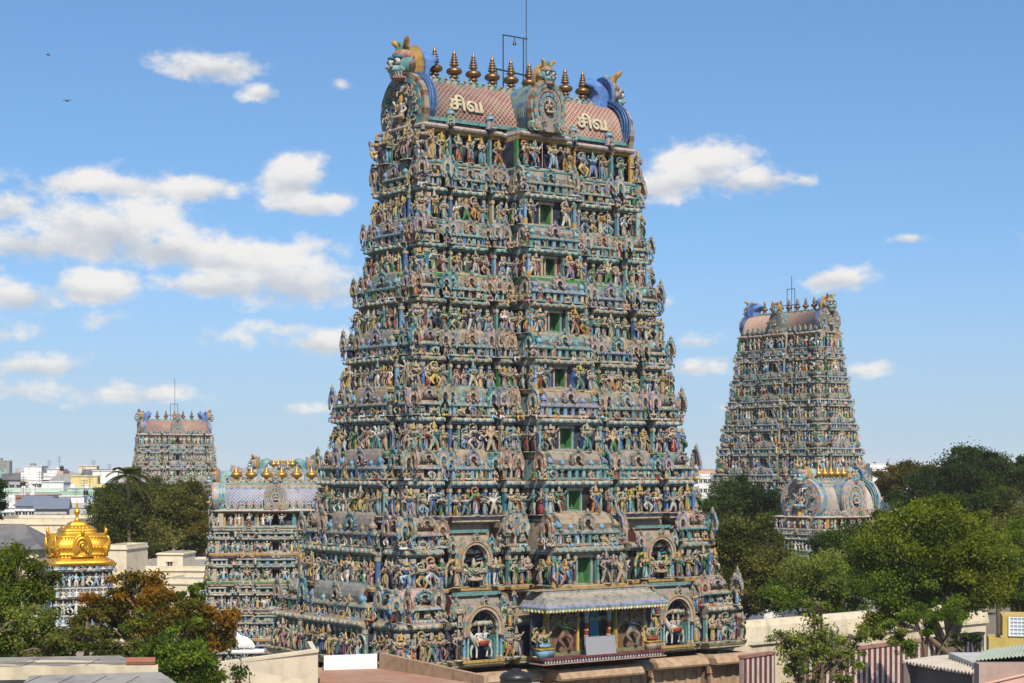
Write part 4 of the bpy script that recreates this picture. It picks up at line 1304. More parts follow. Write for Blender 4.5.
# bell frame and rod on the vault
zt = 47.0 + 2.75 * 1.14 + 3.5 + .25
fr = empty('bell_frame', main_pt(.6, .55, zt), TH, 'thin dark metal frame with a small hanging bell between the copper finials', 'frame')
g = Geo()
for x in (-.95, 1.1):
    g.tube([(x, 0, -.3), (x, 0, 4.6)], .055, 6, 'black')
g.tube([(-1.0, 0, 4.55), (1.5, 0, 4.55)], .055, 6, 'black'); g.tube([(-2.2, 0, 1.75), (1.5, 0, 1.55)], .07, 6, 'black'); g.tube([(-1.6, 0, -.2), (-1.6, 0, 1.7)], .05, 6, 'black')
g.build('frame_bars', IRON, fr)
g = Geo(); g.tube([(.2, 0, 4.5), (.2, 0, 4.25)], .03, 5, 'black'); g.lathe([(.17, -.3), (.13, -.15), (.09, 0), (.02, .05)], 10, 'black', (.2, 0, 4.2)); g.build('bell', IRON, fr)
g = Geo(); g.tube([(0, 0, 0), (0, 0, 8.3)], .04, 6, 'black'); g.lathe([(.25, 0), (.2, .5), (.05, .6)], 8, 'grey')
rd = g.build('lightning_rod', IRON, None, False, main_pt(1.95, .5, zt - .2))
tag(rd, 'tallest thin lightning rod standing on the vault of the tallest tower', 'lightning rod')
# ------------------------------------------------------------------ the other towers
BLUE_LATTICE = lattice_mat('blue_lattice_tiles', (.16, .20, .36), (.40, .42, .46), .36)
PALE_LATTICE = lattice_mat('pale_lattice_tiles', (.46, .32, .28), (.50, .50, .46), .36)
BROWN_LATTICE = lattice_mat('brown_lattice_tiles', (.30, .13, .09), (.42, .32, .24), .45)


def pos(px, Y, z=0.0):
    return ((px - 512) / FOC * Y, Y, z)


# tower of the same build, turned a quarter round, standing far behind the trees
far = make_tower('temple_tower', 'far slender tower above dark trees, with tiny dark finials and a blue mask', pos(789, 352), TH - PI / 2,
                 [z - 1.3 for z in FLOORS], ENV, 7.5, False, STUCCO, 9, 3.6, (1.0, .8), False, BROWN_LATTICE, base_top=7.8, seed=9, head=3.4, roof_len=9.9, fin_span=8.6, group=None, blue='blue')
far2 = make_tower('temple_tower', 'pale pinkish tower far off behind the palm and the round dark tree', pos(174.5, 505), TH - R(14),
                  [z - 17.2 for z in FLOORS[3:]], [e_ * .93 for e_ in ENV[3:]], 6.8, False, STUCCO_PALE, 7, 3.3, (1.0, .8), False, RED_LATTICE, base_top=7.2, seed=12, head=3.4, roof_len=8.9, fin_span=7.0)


def small_tower(label, loc, rz, zs, env, diff, roof_h, nfin, lattice, mat, seed, blue, fin, head, rl, fh=1.25, rw=None, span=None, kudu=True):
    return make_tower('temple_tower', label, loc, rz, zs, env, diff, False, mat, nfin, roof_h, (.5, .4), True, lattice, 'pot', GRANITE, zs[0] - .2, False, None, seed, blue, .62, head, kudu, fh, False, rw, rl, span)


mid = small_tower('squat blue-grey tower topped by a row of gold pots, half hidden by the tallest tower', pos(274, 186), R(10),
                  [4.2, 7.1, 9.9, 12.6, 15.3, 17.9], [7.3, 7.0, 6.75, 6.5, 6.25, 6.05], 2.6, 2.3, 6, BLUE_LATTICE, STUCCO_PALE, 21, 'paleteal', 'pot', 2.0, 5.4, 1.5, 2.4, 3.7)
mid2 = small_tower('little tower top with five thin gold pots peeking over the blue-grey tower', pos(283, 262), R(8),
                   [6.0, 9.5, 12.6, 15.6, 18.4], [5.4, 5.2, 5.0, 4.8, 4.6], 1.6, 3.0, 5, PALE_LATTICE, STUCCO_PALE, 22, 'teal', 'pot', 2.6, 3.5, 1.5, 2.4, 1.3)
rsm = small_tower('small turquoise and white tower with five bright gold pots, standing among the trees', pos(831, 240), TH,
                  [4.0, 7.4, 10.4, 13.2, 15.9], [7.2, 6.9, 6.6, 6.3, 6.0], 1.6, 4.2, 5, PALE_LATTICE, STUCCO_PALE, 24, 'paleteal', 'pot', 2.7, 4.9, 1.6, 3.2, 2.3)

for parent_loc, rz, zt, h, label in ((pos(789, 352), TH - PI / 2, 47.0 - 1.3 + 2.75 * 1.14 + 3.6, 4.0, 'small dark antenna frame on the vault of the far brown tower'), (pos(174.5, 505), TH - R(14), 47 - 17.2 + 3.1 + 3.2, 8.5, 'thin pole frame on the vault of the pale pinkish tower')):
    e = empty('antenna_frame', (parent_loc[0], parent_loc[1], zt), rz, label, 'frame')
    g = Geo()
    for x in (-1.0, 1.0): g.tube([(x, .5, 0), (x, .5, 4.6)], .07, 5, 'black')
    g.tube([(-1, .5, 4.6), (1, .5, 4.6)], .07, 5, 'black'); g.tube([(-2.4, .5, 1.6), (2.4, .5, 1.6)], .08, 5, 'black')
    g.build('frame_bars', IRON, e)
    g = Geo(); g.tube([(.2, .5, 0), (.2, .5, h + 3)], .06, 5, 'black'); g.build('rod', IRON, e)

# ------------------------------------------------------------------ the gilded shrine
gs = empty('gilded_shrine', pos(77, 160), R(24), 'small shrine with a gleaming golden dome over blue and white figures', 'shrine')
g = Geo(); rr = random.Random(4)
a0 = 3.05
gs.scale = (.82, .82, 1)
z0 = 0
q = lambda o, z: [(-a0 - o, -a0 - o, z), (a0 + o, -a0 - o, z), (a0 + o, a0 + o, z), (-a0 - o, a0 + o, z)]
rows = [(.3, 0, 'granite'), (.3, 8.6, 'granite')]
fig = Geo()
lev = [8.6, 11.2, 13.5, 15.75]
rings = [q(.25, 0), q(.25, 8.5)]; cols = ['tan', 'paleblue']
for i in range(3):
    z, z1 = lev[i], lev[i + 1]; o = .25 - .12 * i
    rings += [q(o + .3, z - .1), q(o + .3, z), q(o - .35, z), q(o - .35, z + .55 * (z1 - z)), q(o + .25, z + .6 * (z1 - z)), q(o + .2, z + .68 * (z1 - z)), q(o - .25, z + .72 * (z1 - z))]
    cols += ['white', 'grey', ('navy', 'dark', 'navy')[i], 'white', 'stone', 'white', 'greyteal']
    for face in (0, 1, 3):
        for k in range(9):
            s = (-1 + 2 * (k + .5) / 9) * a0
            x, y = fpos(face, s, o - .05, a0, a0)
            t = fig_table(rr); t[CI['skin']] = CI[rr.choice(['white', 'paleblue', 'grey', 'cream', 'paleblue', 'skinblue'])]; t[CI['ochre']] = CI[rr.choice(['white', 'grey', 'sky', 'paleblue', 'white', 'tan'])]
            fig.put(rr.choice(FIGL), (x, y, z), FACE_RZ[face], (1.5, 1.5, .50 * (z1 - z)), t)
            if k % 2: x, y = fpos(face, s, o - .4, a0, a0); pg = Geo(); pg.box(-.09, .09, 0, .2, 0, .6 * (z1 - z), rr.choice(['sky', 'white', 'blue'])); fig.put(pg, (x, y, z), FACE_RZ[face])
            x, y = fpos(face, s, o + .12, a0, a0)
            fig.put(rr.choice(SEATL), (x, y, z + .45 * (z1 - z)), FACE_RZ[face], (1.3, 1.3, .48 * (z1 - z)), t)
rings.append(q(-.2, 15.8)); cols.append('blue')
g.loft(rings, cols, False, True)
g.build('shrine_body', STUCCO_PALE, gs)
so_ = fig.build('small_sculptures', STUCCO_PALE, gs, True); so_['kind'] = 'stuff'
dome = Geo()
dome.lathe([(3.20, 15.35), (3.45, 15.42), (3.45, 15.6), (3.1, 15.78), (2.75, 15.95), (2.6, 16.02), (2.6, 16.12), (2.72, 16.18), (2.72, 16.26), (2.62, 16.30), (2.78, 16.55), (2.8, 16.95), (2.70, 17.25), (2.5, 17.5), (2.32, 17.62), (2.38, 17.68), (2.36, 17.76), (2.1, 17.82), (1.9, 18.0), (1.75, 18.1), (1.85, 18.2), (1.8, 18.3), (1.45, 18.45), (1.2, 18.62), (.9, 18.72), (.95, 18.8), (.5, 18.95), (.25, 19.0)],
           56, 'gold', (0, 0, 0), .8, True)
for k in range(40):                                  # hanging fringe under the eave
    for face in (0, 1, 3):
        s = (-1 + 2 * (k + .5) / 40) * 3.3
        x, y = fpos(face, s, 3.36, 0, 0); dome.lathe([(.06, .12), (.07, 0), (.01, -.14)], 5, 'gold', (x, y, 15.4))
for face in range(4):                                # four gabled windows and the corner birds
    m = Geo()
    for ri, ro, y in ((.55, .80, -3.0), (.80, 1.02, -2.9), (.30, .46, -3.05)): m.arch(0, y, -2.0, 0, ri, ro, 20, 'gold', -40, 220, 1.1)
    m.disc(0, -2.85, 0, .6, 14, 'gold', -40, 220, 1.1); m.sphere((0, -2.95, .1), .24, 'gold'); m.sphere((0, -3.0, 1.25), (.22, .2, .3), 'gold'); m.tube([(0, -2.95, 1.2), (0, -2.9, 1.75)], [.14, .02], 6, 'gold')
    m.box(-1.1, 1.1, -3.0, -2.3, -.85, -.7, 'gold')
    dome.put(m, (0, 0, 16.85), FACE_RZ[face])
    c, s_ = (2.45, 2.45) if face in (0, 1) else (-2.45, 2.45)
    cx, cy = ((-2.5, -2.5), (2.5, -2.5), (2.5, 2.5), (-2.5, 2.5))[face]
    b = Geo(); b.sphere((0, 0, .5), (.36, .42, .42), 'gold'); b.tube([(0, -.2, .7), (0, -.34, 1.15), (0, -.28, 1.5), (0, -.02, 1.62)], [.28, .2, .14, .05], 8, 'gold'); b.tube([(0, .3, .5), (0, .5, .95), (0, .36, 1.35)], [.22, .18, .04], 8, 'gold')
    dome.put(b, (cx, cy, 16.2), -PI / 4 + face * PI / 2)
for k in range(64):                                  # repoussé bosses in rows
    for rr_, zz_, s_ in ((2.78, 16.22, .11), (2.80, 16.80, .13), (2.5, 17.66, .10)):
        a = k / 64 * 2 * PI; kq = (abs(math.cos(a)) ** 6.8 + abs(math.sin(a)) ** 6.8) ** (-1 / 6.8)
        dome.sphere((rr_ * kq * math.cos(a), rr_ * kq * math.sin(a), zz_), s_, 'gold', 5, 4)
for k in range(24):                                  # lotus petals round the crown
    a = k / 24 * 2 * PI
    dome.sphere((1.5 * math.cos(a), 1.5 * math.sin(a), 18.42), (.2, .2, .16), 'gold', 6, 4)
dome.build('golden_dome', GOLD, gs, True)
f = pot_finial(1.75); f2 = Geo(); f2.lathe([(.22, 0), (.30, .08), (.16, .18), (.14, .5), (.26, .6), (.34, .75), (.26, .9), (.12, 1.0), (.16, 1.1), (.09, 1.25), (.13, 1.4), (.05, 1.55), (.01, 1.9)], 14, 'gold')
f2.build('finial', GOLD, gs, True, (0, 0, 19.0))
# ------------------------------------------------------------------ ground
def ground_mat():
    m, nt, b = new_mat('earth')
    v = coords(nt)
    c = mixc(nt, (.20, .15, .10), (.12, .10, .07), noise(nt, .05, 6, .6, v))
    c = mixc(nt, c, (.07, .09, .03), ramp(nt, noise(nt, .02, 5, .6, v), .5, (0, 0, 0), .62, (.8,) * 3))
    nt.links.new(c, b.inputs['Base Color']); b.inputs['Roughness'].default_value = .95
    return m


g = Geo(); g.raw([(-4500, -600, 0), (4500, -600, 0), (4500, 9000, 0), (-4500, 9000, 0)], [(0, 1, 2, 3)], None, 'tan')
tag(g.build('ground', ground_mat()), kind='structure')

# ------------------------------------------------------------------ trees
def leaf_mat(name, trans=.42):
    m, nt, b = new_mat(name)
    a = N(nt, 'ShaderNodeAttribute', attribute_name='Col')
    nt.links.new(a.outputs['Color'], b.inputs['Base Color'])
    b.inputs['Roughness'].default_value = .6; b.inputs['Specular IOR Level'].default_value = .12
    tr = N(nt, 'ShaderNodeBsdfTranslucent')
    hs = N(nt, 'ShaderNodeHueSaturation'); hs.inputs['Value'].default_value = 1.5; hs.inputs['Saturation'].default_value = 1.1
    nt.links.new(a.outputs['Color'], hs.inputs['Color']); nt.links.new(hs.outputs[0], tr.inputs[0])
    mx = N(nt, 'ShaderNodeMixShader'); mx.inputs[0].default_value = trans
    nt.links.new(b.outputs[0], mx.inputs[1]); nt.links.new(tr.outputs[0], mx.inputs[2])
    nt.links.new(mx.outputs[0], nt.nodes['Material Output'].inputs[0])
    return m


LEAF = leaf_mat('leaves')
BARK = weathered('bark', (.13, .095, .065), .9, dirt=(.04, .03, .025), amount=.6, fade=(.22, .18, .14), fadeamt=.4, scale=1.5)


def quads_mesh(name, V, rgb, mat, parent):
    n = len(V) // 4
    me = bpy.data.meshes.new(name)
    me.vertices.add(4 * n); me.vertices.foreach_set('co', V.astype(np.float32).ravel())
    me.loops.add(4 * n); me.loops.foreach_set('vertex_index', np.arange(4 * n, dtype=np.int32))
    me.polygons.add(n); me.polygons.foreach_set('loop_start', np.arange(0, 4 * n, 4, dtype=np.int32))
    try: me.polygons.foreach_set('loop_total', np.full(n, 4, np.int32))
    except Exception: pass
    a = me.attributes.new('Col', 'FLOAT_COLOR', 'FACE')
    a.data.foreach_set('color', np.concatenate([rgb, np.ones((n, 1))], 1).astype(np.float32).ravel())
    me.update(calc_edges=True); me.materials.append(mat)
    return link(name, me, parent)


def leaves(P, size, rgb, rn, aspect=.55, droop=0.0):
    """one little diamond leaf per point"""
    n = len(P)
    d = rn.normal(size=(n, 3)); d[:, 2] -= droop; d /= np.linalg.norm(d, axis=1)[:, None]
    e = rn.normal(size=(n, 3)); e[:, 2] *= .6
    e -= (e * d).sum(1)[:, None] * d; e /= np.linalg.norm(e, axis=1)[:, None] + 1e-9
    s = (size * rn.uniform(.6, 1.35, n))[:, None]
    V = np.stack([P - d * s, P + e * s * aspect, P + d * s, P - e * s * aspect], 1)
    return V.reshape(-1, 3), rgb


GREENS = {
    'dark': [(.018, .036, .012), (.028, .050, .015), (.042, .066, .020), (.022, .04, .016)],
    'mid': [(.055, .094, .018), (.078, .122, .022), (.10, .145, .028), (.048, .078, .020)],
    'bright': [(.078, .106, .015), (.100, .126, .018), (.124, .142, .024), (.060, .085, .016)],
    'olive': [(.065, .075, .025), (.09, .10, .035), (.11, .115, .045), (.05, .06, .025)],
    'feather': [(.10, .135, .04), (.13, .165, .05), (.15, .175, .065), (.08, .105, .035)],
    'rust': [(.19, .11, .014), (.21, .12, .016), (.14, .11, .018), (.085, .095, .02), (.21, .10, .012), (.09, .10, .02)],
    'brown': [(.065, .06, .018), (.085, .075, .022), (.05, .06, .018), (.10, .075, .02)],
}
for _k in GREENS: GREENS[_k] = [tuple(x * m_ for x, m_ in zip(c, (1.36, 1.34, .72) if _k != 'rust' else (1.1, .98, .6))) for c in GREENS[_k]]


def tree(label, Y, trunk_px, lobes, col, name='tree', cover=5.0, leaf_px=1.3, clump=.38, seed=0, group=None, ground=0.0, aspect=.55, bare=0, droop=.2, base_dY=0.0, hollow=.30):
    """lobes: crown masses (px, py, half width px, half height px, depth offset in metres, colour key or None)"""
    rn = np.random.default_rng(100 + seed); rd = random.Random(seed)
    k = Y / FOC
    bx = (trunk_px - 512) * k; by = Y + base_dY
    root = empty(name, (bx, by, ground), 0, label, 'tree' if name == 'tree' else name, group or ('trees between the towers' if name == 'tree' else None))
    P = []; C = []; S = []; tips = []
    for lb in lobes:
        px, py, rx, ry, dy = lb[:5]; ck = lb[5] if len(lb) > 5 and lb[5] else col
        pal = np.array(GREENS[ck])
        c = at(px, py, Y); c[1] += dy
        r = np.array([rx * k, (rx + ry) * .5 * k, ry * k])
        ncl = max(8, int(rx * ry / 26))
        u = rn.normal(size=(ncl, 3)); u /= np.linalg.norm(u, axis=1)[:, None]
        rad = rn.uniform(hollow, 1.04, ncl) ** .8
        cc = c + u * rad[:, None] * r * rn.uniform(.88, 1.08, (ncl, 1))
        n = int(2.3 * cover * PI * rx * ry / (leaf_px * leaf_px * 2 * aspect))
        w = rn.gamma(2.2, 1, ncl); w /= w.sum()
        which = rn.choice(ncl, n, p=w)
        cr = clump * min(r[0], r[2]) * rn.uniform(.55, 1.25, ncl)
        g3 = rn.normal(size=(n, 3)) * np.array([1, 1, .62])
        p = cc[which] + g3 * cr[which][:, None] * .62
        base = pal[rn.integers(0, len(pal), ncl)] * rn.uniform(.75, 1.25, (ncl, 1))
        rgb = base[which] * rn.uniform(.75, 1.28, (n, 1)) * np.array([1, 1, 1])
        rgb[:, 0] *= rn.uniform(.85, 1.2, n)
        P.append(p); C.append(rgb); S.append(np.full(n, leaf_px * k))
        tips.append((c, r, cc))
    P = np.concatenate(P); C = np.concatenate(C); S = np.concatenate(S)
    keep = P[:, 2] > ground + .3
    P, C, S = P[keep], C[keep], S[keep]
    o = np.array([bx, by, ground])
    V, rgb = leaves(P - o, S, C, rn, aspect, droop)
    quads_mesh('crown', V, np.clip(rgb, .004, .5), LEAF, root)
    # trunk with limbs reaching into every mass
    g = Geo()
    top = max(t[0][2] for t in tips)
    lowest = min(t[0][2] - t[1][2] for t in tips)
    fork = np.array([bx + rd.uniform(-.3, .3), by, max(ground + 1.6, ground + (lowest - ground) * .85)])
    tr = max(.16, .022 * (top - ground))
    mid_ = (np.array([bx, by, ground]) + fork) / 2 + np.array([rd.uniform(-.25, .25), 0, 0])
    g.tube([np.array([bx, by, ground]) - o, mid_ - o, fork - o], [tr * 1.35, tr, tr * .8], 9, 'brown')
    for c, r, cc in tips:
        m1 = fork + (c - fork) * .5 + np.array([rd.uniform(-.5, .5), rd.uniform(-.4, .4), .12 * np.linalg.norm(c - fork)])
        g.tube([fork - o, m1 - o, c - o], [tr * .62, tr * .40, tr * .22], 7, 'brown')
        for q in cc[:: max(1, len(cc) // 9)][:10]:
            m2 = c + (q - c) * .5 + np.array([rd.uniform(-.3, .3), rd.uniform(-.3, .3), .1])
            s0 = c if rd.random() < .5 else m1
            g.tube([s0 - o, m2 - o, q - o], [tr * .24, tr * .15, tr * .06], 5, 'brown')
    if bare:
        for c, r, cc in tips:
            for q in cc[:bare]:
                q2 = c + (q - c) * 1.05
                g.tube([c - o, (c + q2) / 2 + np.array([0, -.3, .4]) - o, q2 - o], [tr * .3, tr * .18, tr * .05], 5, 'tan')
    g.build('trunk', BARK, root, True)
    return root


def palm(label, px, py_top, Y, spread_px):
    k = Y / FOC; top = at(px, py_top, Y)
    root = empty('palm_tree', (top[0], Y, 0), 0, label, 'palm tree')
    g = Geo(); H = top[2]
    g.tube([(0, 0, 0), (.2, 0, H * .4), (.1, 0, H * .75), (0, 0, H)], [.34, .26, .22, .2], 8, 'tan')
    g.build('trunk', BARK, root, True)
    rn = np.random.default_rng(5); P = []; rgb = []
    Lf = spread_px * k * 1.25
    for f in range(26):
        a = rn.uniform(0, 2 * PI); el = rn.uniform(-.5, 1.15)
        d = np.array([math.cos(a) * math.cos(el), math.sin(a) * math.cos(el), math.sin(el)])
        for s in np.linspace(.08, 1, 16):
            p = np.array([0, 0, H]) + d * Lf * s + np.array([0, 0, -1.0]) * Lf * .62 * s ** 2.2
            side = np.cross(d, [0, 0, 1]); side /= np.linalg.norm(side) + 1e-6
            for sg in (-1, 1):
                ln = Lf * .26 * (1.15 - abs(s - .5))
                t = p + side * sg * ln + np.array([0, 0, -.45 * ln]) + d * ln * .5
                w = d * .10
                P += [p - w, p + w, t + w * .3, t - w * .3]; rgb.append(np.array(GREENS['olive'][f % 4]) * rn.uniform(.6, 1.0))
    quads_mesh('crown', np.array(P), np.array(rgb), LEAF, root)


T = tree
# left side
T('rounded olive-green tree with a broad crown behind the golden dome, biggest of the dark clump', 235, 165, [(150, 517, 44, 34, 0), (128, 522, 36, 30, -4), (182, 520, 28, 33, 3, 'brown'), (160, 498, 34, 18, 2), (195, 532, 14, 22, 0, 'brown')], 'olive', seed=1, cover=6, base_dY=6)
T('very dark green tree behind the round olive tree, below the pale tower', 275, 185, [(188, 500, 20, 16, 0), (172, 496, 16, 12, 0), (150, 492, 22, 12, 3), (197, 512, 13, 18, 0)], 'dark', seed=2, cover=6)
T('dark low tree at the foot of the palm', 262, 112, [(108, 508, 24, 20, 0), (98, 520, 18, 20, 0), (125, 496, 20, 14, 0), (90, 530, 12, 16, 0)], 'dark', seed=3, cover=6)
palm('single tall coconut palm before the pale pinkish tower', 128, 475, 229, 20)
T('dark tree cut off by the left picture edge, above the grey pitched roof', 215, -8, [(-6, 494, 12, 26, 0), (-14, 485, 14, 20, 0), (-4, 510, 8, 12, 0)], 'dark', seed=4, cover=6)
T('light green feathery tree with thin twigs beside the golden dome', 92, 8, [(12, 570, 32, 26, 0, 'bright'), (-10, 600, 32, 38, 0), (34, 588, 22, 22, 1, 'bright'), (30, 622, 36, 22, -1), (55, 640, 26, 20, 0, 'mid'), (10, 645, 30, 20, 0, 'mid'), (0, 628, 20, 20, 0)], 'feather', seed=5, cover=3.6, leaf_px=1.7, bare=4)
T('rust-orange leaved tree, the only one turning colour', 108, 165, [(138, 590, 28, 20, 0), (110, 608, 26, 18, 0), (160, 610, 30, 22, -1), (205, 615, 26, 22, 0), (222, 632, 14, 18, 0), (190, 595, 14, 12, 1, 'mid'), (175, 632, 34, 20, -2, 'brown'), (205, 645, 22, 16, 0, 'rust'), (120, 628, 20, 14, 0, 'mid'), (150, 618, 18, 12, -2, 'bright'), (195, 625, 16, 12, -2, 'mid')], 'rust', seed=6, cover=5, leaf_px=1.9)
T('bushy green tree in front of the rust-orange tree', 98, 165, [(170, 652, 42, 24, 0), (196, 662, 30, 22, -1), (140, 660, 36, 18, 0), (205, 676, 24, 12, 0), (160, 680, 40, 14, 0)], 'mid', seed=7, cover=5, leaf_px=1.9)
T('dull green tree low behind the bare concrete roof', 88, 70, [(80, 640, 40, 16, 0), (110, 648, 30, 14, 0), (45, 650, 34, 12, 0), (85, 622, 22, 14, 1, 'brown')], 'olive', seed=8, cover=3.4, leaf_px=2.0)
# right side
T('dark evergreen crown standing before the foot of the far brown tower', 262, 744, [(744, 506, 32, 28, 0), (722, 512, 22, 22, 0), (765, 515, 24, 24, 0), (742, 488, 20, 12, 0)], 'dark', seed=11, cover=6)
T('sparse olive tree with pale bare branches next to the tallest tower', 195, 738, [(735, 560, 32, 42, 0), (768, 572, 34, 34, 1), (722, 535, 22, 18, 0), (755, 535, 24, 18, 0), (795, 585, 26, 24, 1), (745, 598, 40, 18, 0)], 'olive', seed=12, cover=4.2, leaf_px=1.5, bare=6)
T('grey-green tree behind the wall, between the sparse olive tree and the spreading one', 178, 812, [(815, 580, 34, 28, 0, 'feather'), (785, 596, 28, 20, 0), (845, 590, 24, 22, 0), (828, 606, 36, 12, 0, 'bright')], 'mid', seed=13, cover=4)
T('deep shaded tree just below the small turquoise tower', 205, 845, [(842, 545, 28, 24, 0), (865, 552, 26, 30, 0), (826, 560, 16, 18, 0), (850, 575, 26, 18, 0)], 'dark', seed=14, cover=6)
T('large spreading bright green tree with dark trunk rising before the cream wall', 152, 948, [(925, 545, 62, 38, 0), (968, 565, 44, 40, 0), (885, 560, 36, 34, 0, 'mid'), (935, 512, 36, 18, 0), (965, 530, 34, 22, 0), (900, 590, 34, 26, -1, 'mid'), (950, 595, 40, 20, 0, 'mid'), (985, 585, 26, 26, 0), (880, 620, 20, 18, -1)], 'bright', seed=15, cover=6, leaf_px=1.6)
T('huge dark broad-crowned tree on the skyline at the right', 285, 975, [(968, 478, 36, 28, 0), (1000, 482, 32, 24, 0), (940, 488, 30, 24, 0), (975, 458, 28, 10, 0), (1030, 480, 24, 22, 0)], 'dark', seed=16, cover=7)
T('brownish green tree left of the huge skyline tree', 300, 912, [(912, 484, 28, 22, 0), (890, 482, 20, 16, 0), (930, 500, 26, 20, 0)], 'brown', seed=17, cover=6)
T('olive tree filling the gap below the huge skyline tree', 225, 1000, [(1005, 518, 36, 26, 0), (975, 508, 30, 18, 0, 'dark'), (1030, 540, 30, 36, 0), (1005, 560, 30, 30, 0), (940, 508, 26, 14, 3, 'dark'), (900, 510, 26, 16, 5, 'dark')], 'olive', seed=18, cover=6)
T('dark tree at the right picture edge behind the yellow house', 165, 1012, [(1010, 575, 22, 30, 0), (1032, 560, 24, 40, 0), (1018, 600, 20, 16, 0)], 'mid', seed=19, cover=5)
T('slender young tree with thin leaf sprays in front of the striped wall', 116, 812, [(812, 640, 26, 26, 0), (795, 662, 24, 20, 0), (835, 655, 26, 20, 0), (858, 640, 18, 14, 0), (782, 642, 14, 12, 0), (820, 612, 16, 14, 0), (800, 685, 26, 16, 0), (845, 680, 24, 14, 0)], 'feather', seed=20, cover=1.25, leaf_px=1.7, bare=3)
T('small leafy tree with a twisted trunk close to the end of the cream wall', 142, 930, [(915, 618, 16, 14, 0), (935, 622, 14, 18, 0), (895, 632, 22, 14, 0, 'feather'), (955, 615, 16, 16, 0), (905, 645, 18, 12, 0)], 'mid', seed=21, cover=3)
T('low leafy bush-like tree on top of the striped wall', 133, 968, [(962, 636, 9, 8, 0), (975, 640, 8, 10, 0), (955, 642, 6, 6, 0)], 'dark', seed=22, cover=4, name='shrub')
# far skyline trees as masses nobody could count
def skyline():
    rn = np.random.default_rng(77); P = []; C = []; S = []
    for (x0, x1, top, Y, n) in ((20, 52, 471, 900, 1500), (62, 82, 472, 880, 1000), (-60, 10, 474, 850, 1200), (95, 130, 476, 820, 1000), (690, 716, 470, 900, 1200), (860, 900, 470, 620, 1800), (640, 700, 474, 1000, 1200), (900, 1100, 474, 900, 2500), (220, 330, 476, 800, 2500), (-300, -60, 473, 900, 2500), (1100, 1400, 473, 900, 2500)):
        m = max(3, int((x1 - x0) / 7)); k = Y / FOC
        cx = np.linspace(x0, x1, m); h = rn.uniform(.6, 1.0, m)
        i = rn.integers(0, m, n)
        g3 = rn.normal(size=(n, 3))
        ztop = EYE + (HOR - top) * k
        p = np.stack([(cx[i] - 512) * k + g3[:, 0] * 2.6, Y + g3[:, 1] * 4, np.clip(ztop * h[i] - np.abs(g3[:, 2]) * 3.2, 1, 40)], 1)
        P.append(p); S.append(np.full(n, 1.25 * k)); C.append(np.array(GREENS['dark'])[rn.integers(0, 4, n)] * rn.uniform(.8, 1.5, (n, 1)))
    V, rgb = leaves(np.concatenate(P), np.concatenate(S), np.concatenate(C), rn, .7)
    tag(quads_mesh('distant_trees', V, rgb, LEAF, None), kind='stuff')


skyline()
# ------------------------------------------------------------------ houses
def wall_mat(name, c, amount=.45):
    return weathered(name, c, .85, dirt=tuple(x * .4 for x in c), amount=amount, fade=tuple(min(.8, x * .6 + .28) for x in c), fadeamt=.35, scale=.3)


HM = {k: wall_mat(k + '_plaster', c) for k, c in {
    'white': (.68, .67, .64), 'cream': (.66, .57, .40), 'beige': (.50, .42, .31), 'yellow': (.62, .50, .22), 'mint': (.48, .58, .48), 'green': (.30, .44, .30), 'grey': (.34, .34, .33),
    'salmon': (.55, .34, .26), 'brick': (.27, .12, .08), 'blue': (.34, .44, .56), 'brown': (.13, .10, .08), 'pink': (.36, .25, .20), 'concrete': (.42, .41, .38), 'mustard': (.43, .32, .07)}.items()}
PANE = plain('dark_window_pane', (.03, .035, .04), .2, 0, .2, 3)
ROOFING = weathered('flat_roof_screed', (.29, .275, .25), .9, dirt=(.09, .085, .08), amount=.6, scale=.4)
TILE = weathered('red_roof_tiles', (.27, .09, .055), .85, amount=.5, scale=.6)
SLATE = weathered('grey_sheet_roof', (.10, .10, .11), .7, amount=.4, scale=.5)
TARP = plain('blue_grey_sheet', (.15, .175, .21), .6, 0, .25, 1.5)
TANKM = plain('black_tank', (.02, .02, .022), .4, 0, .2, 3)


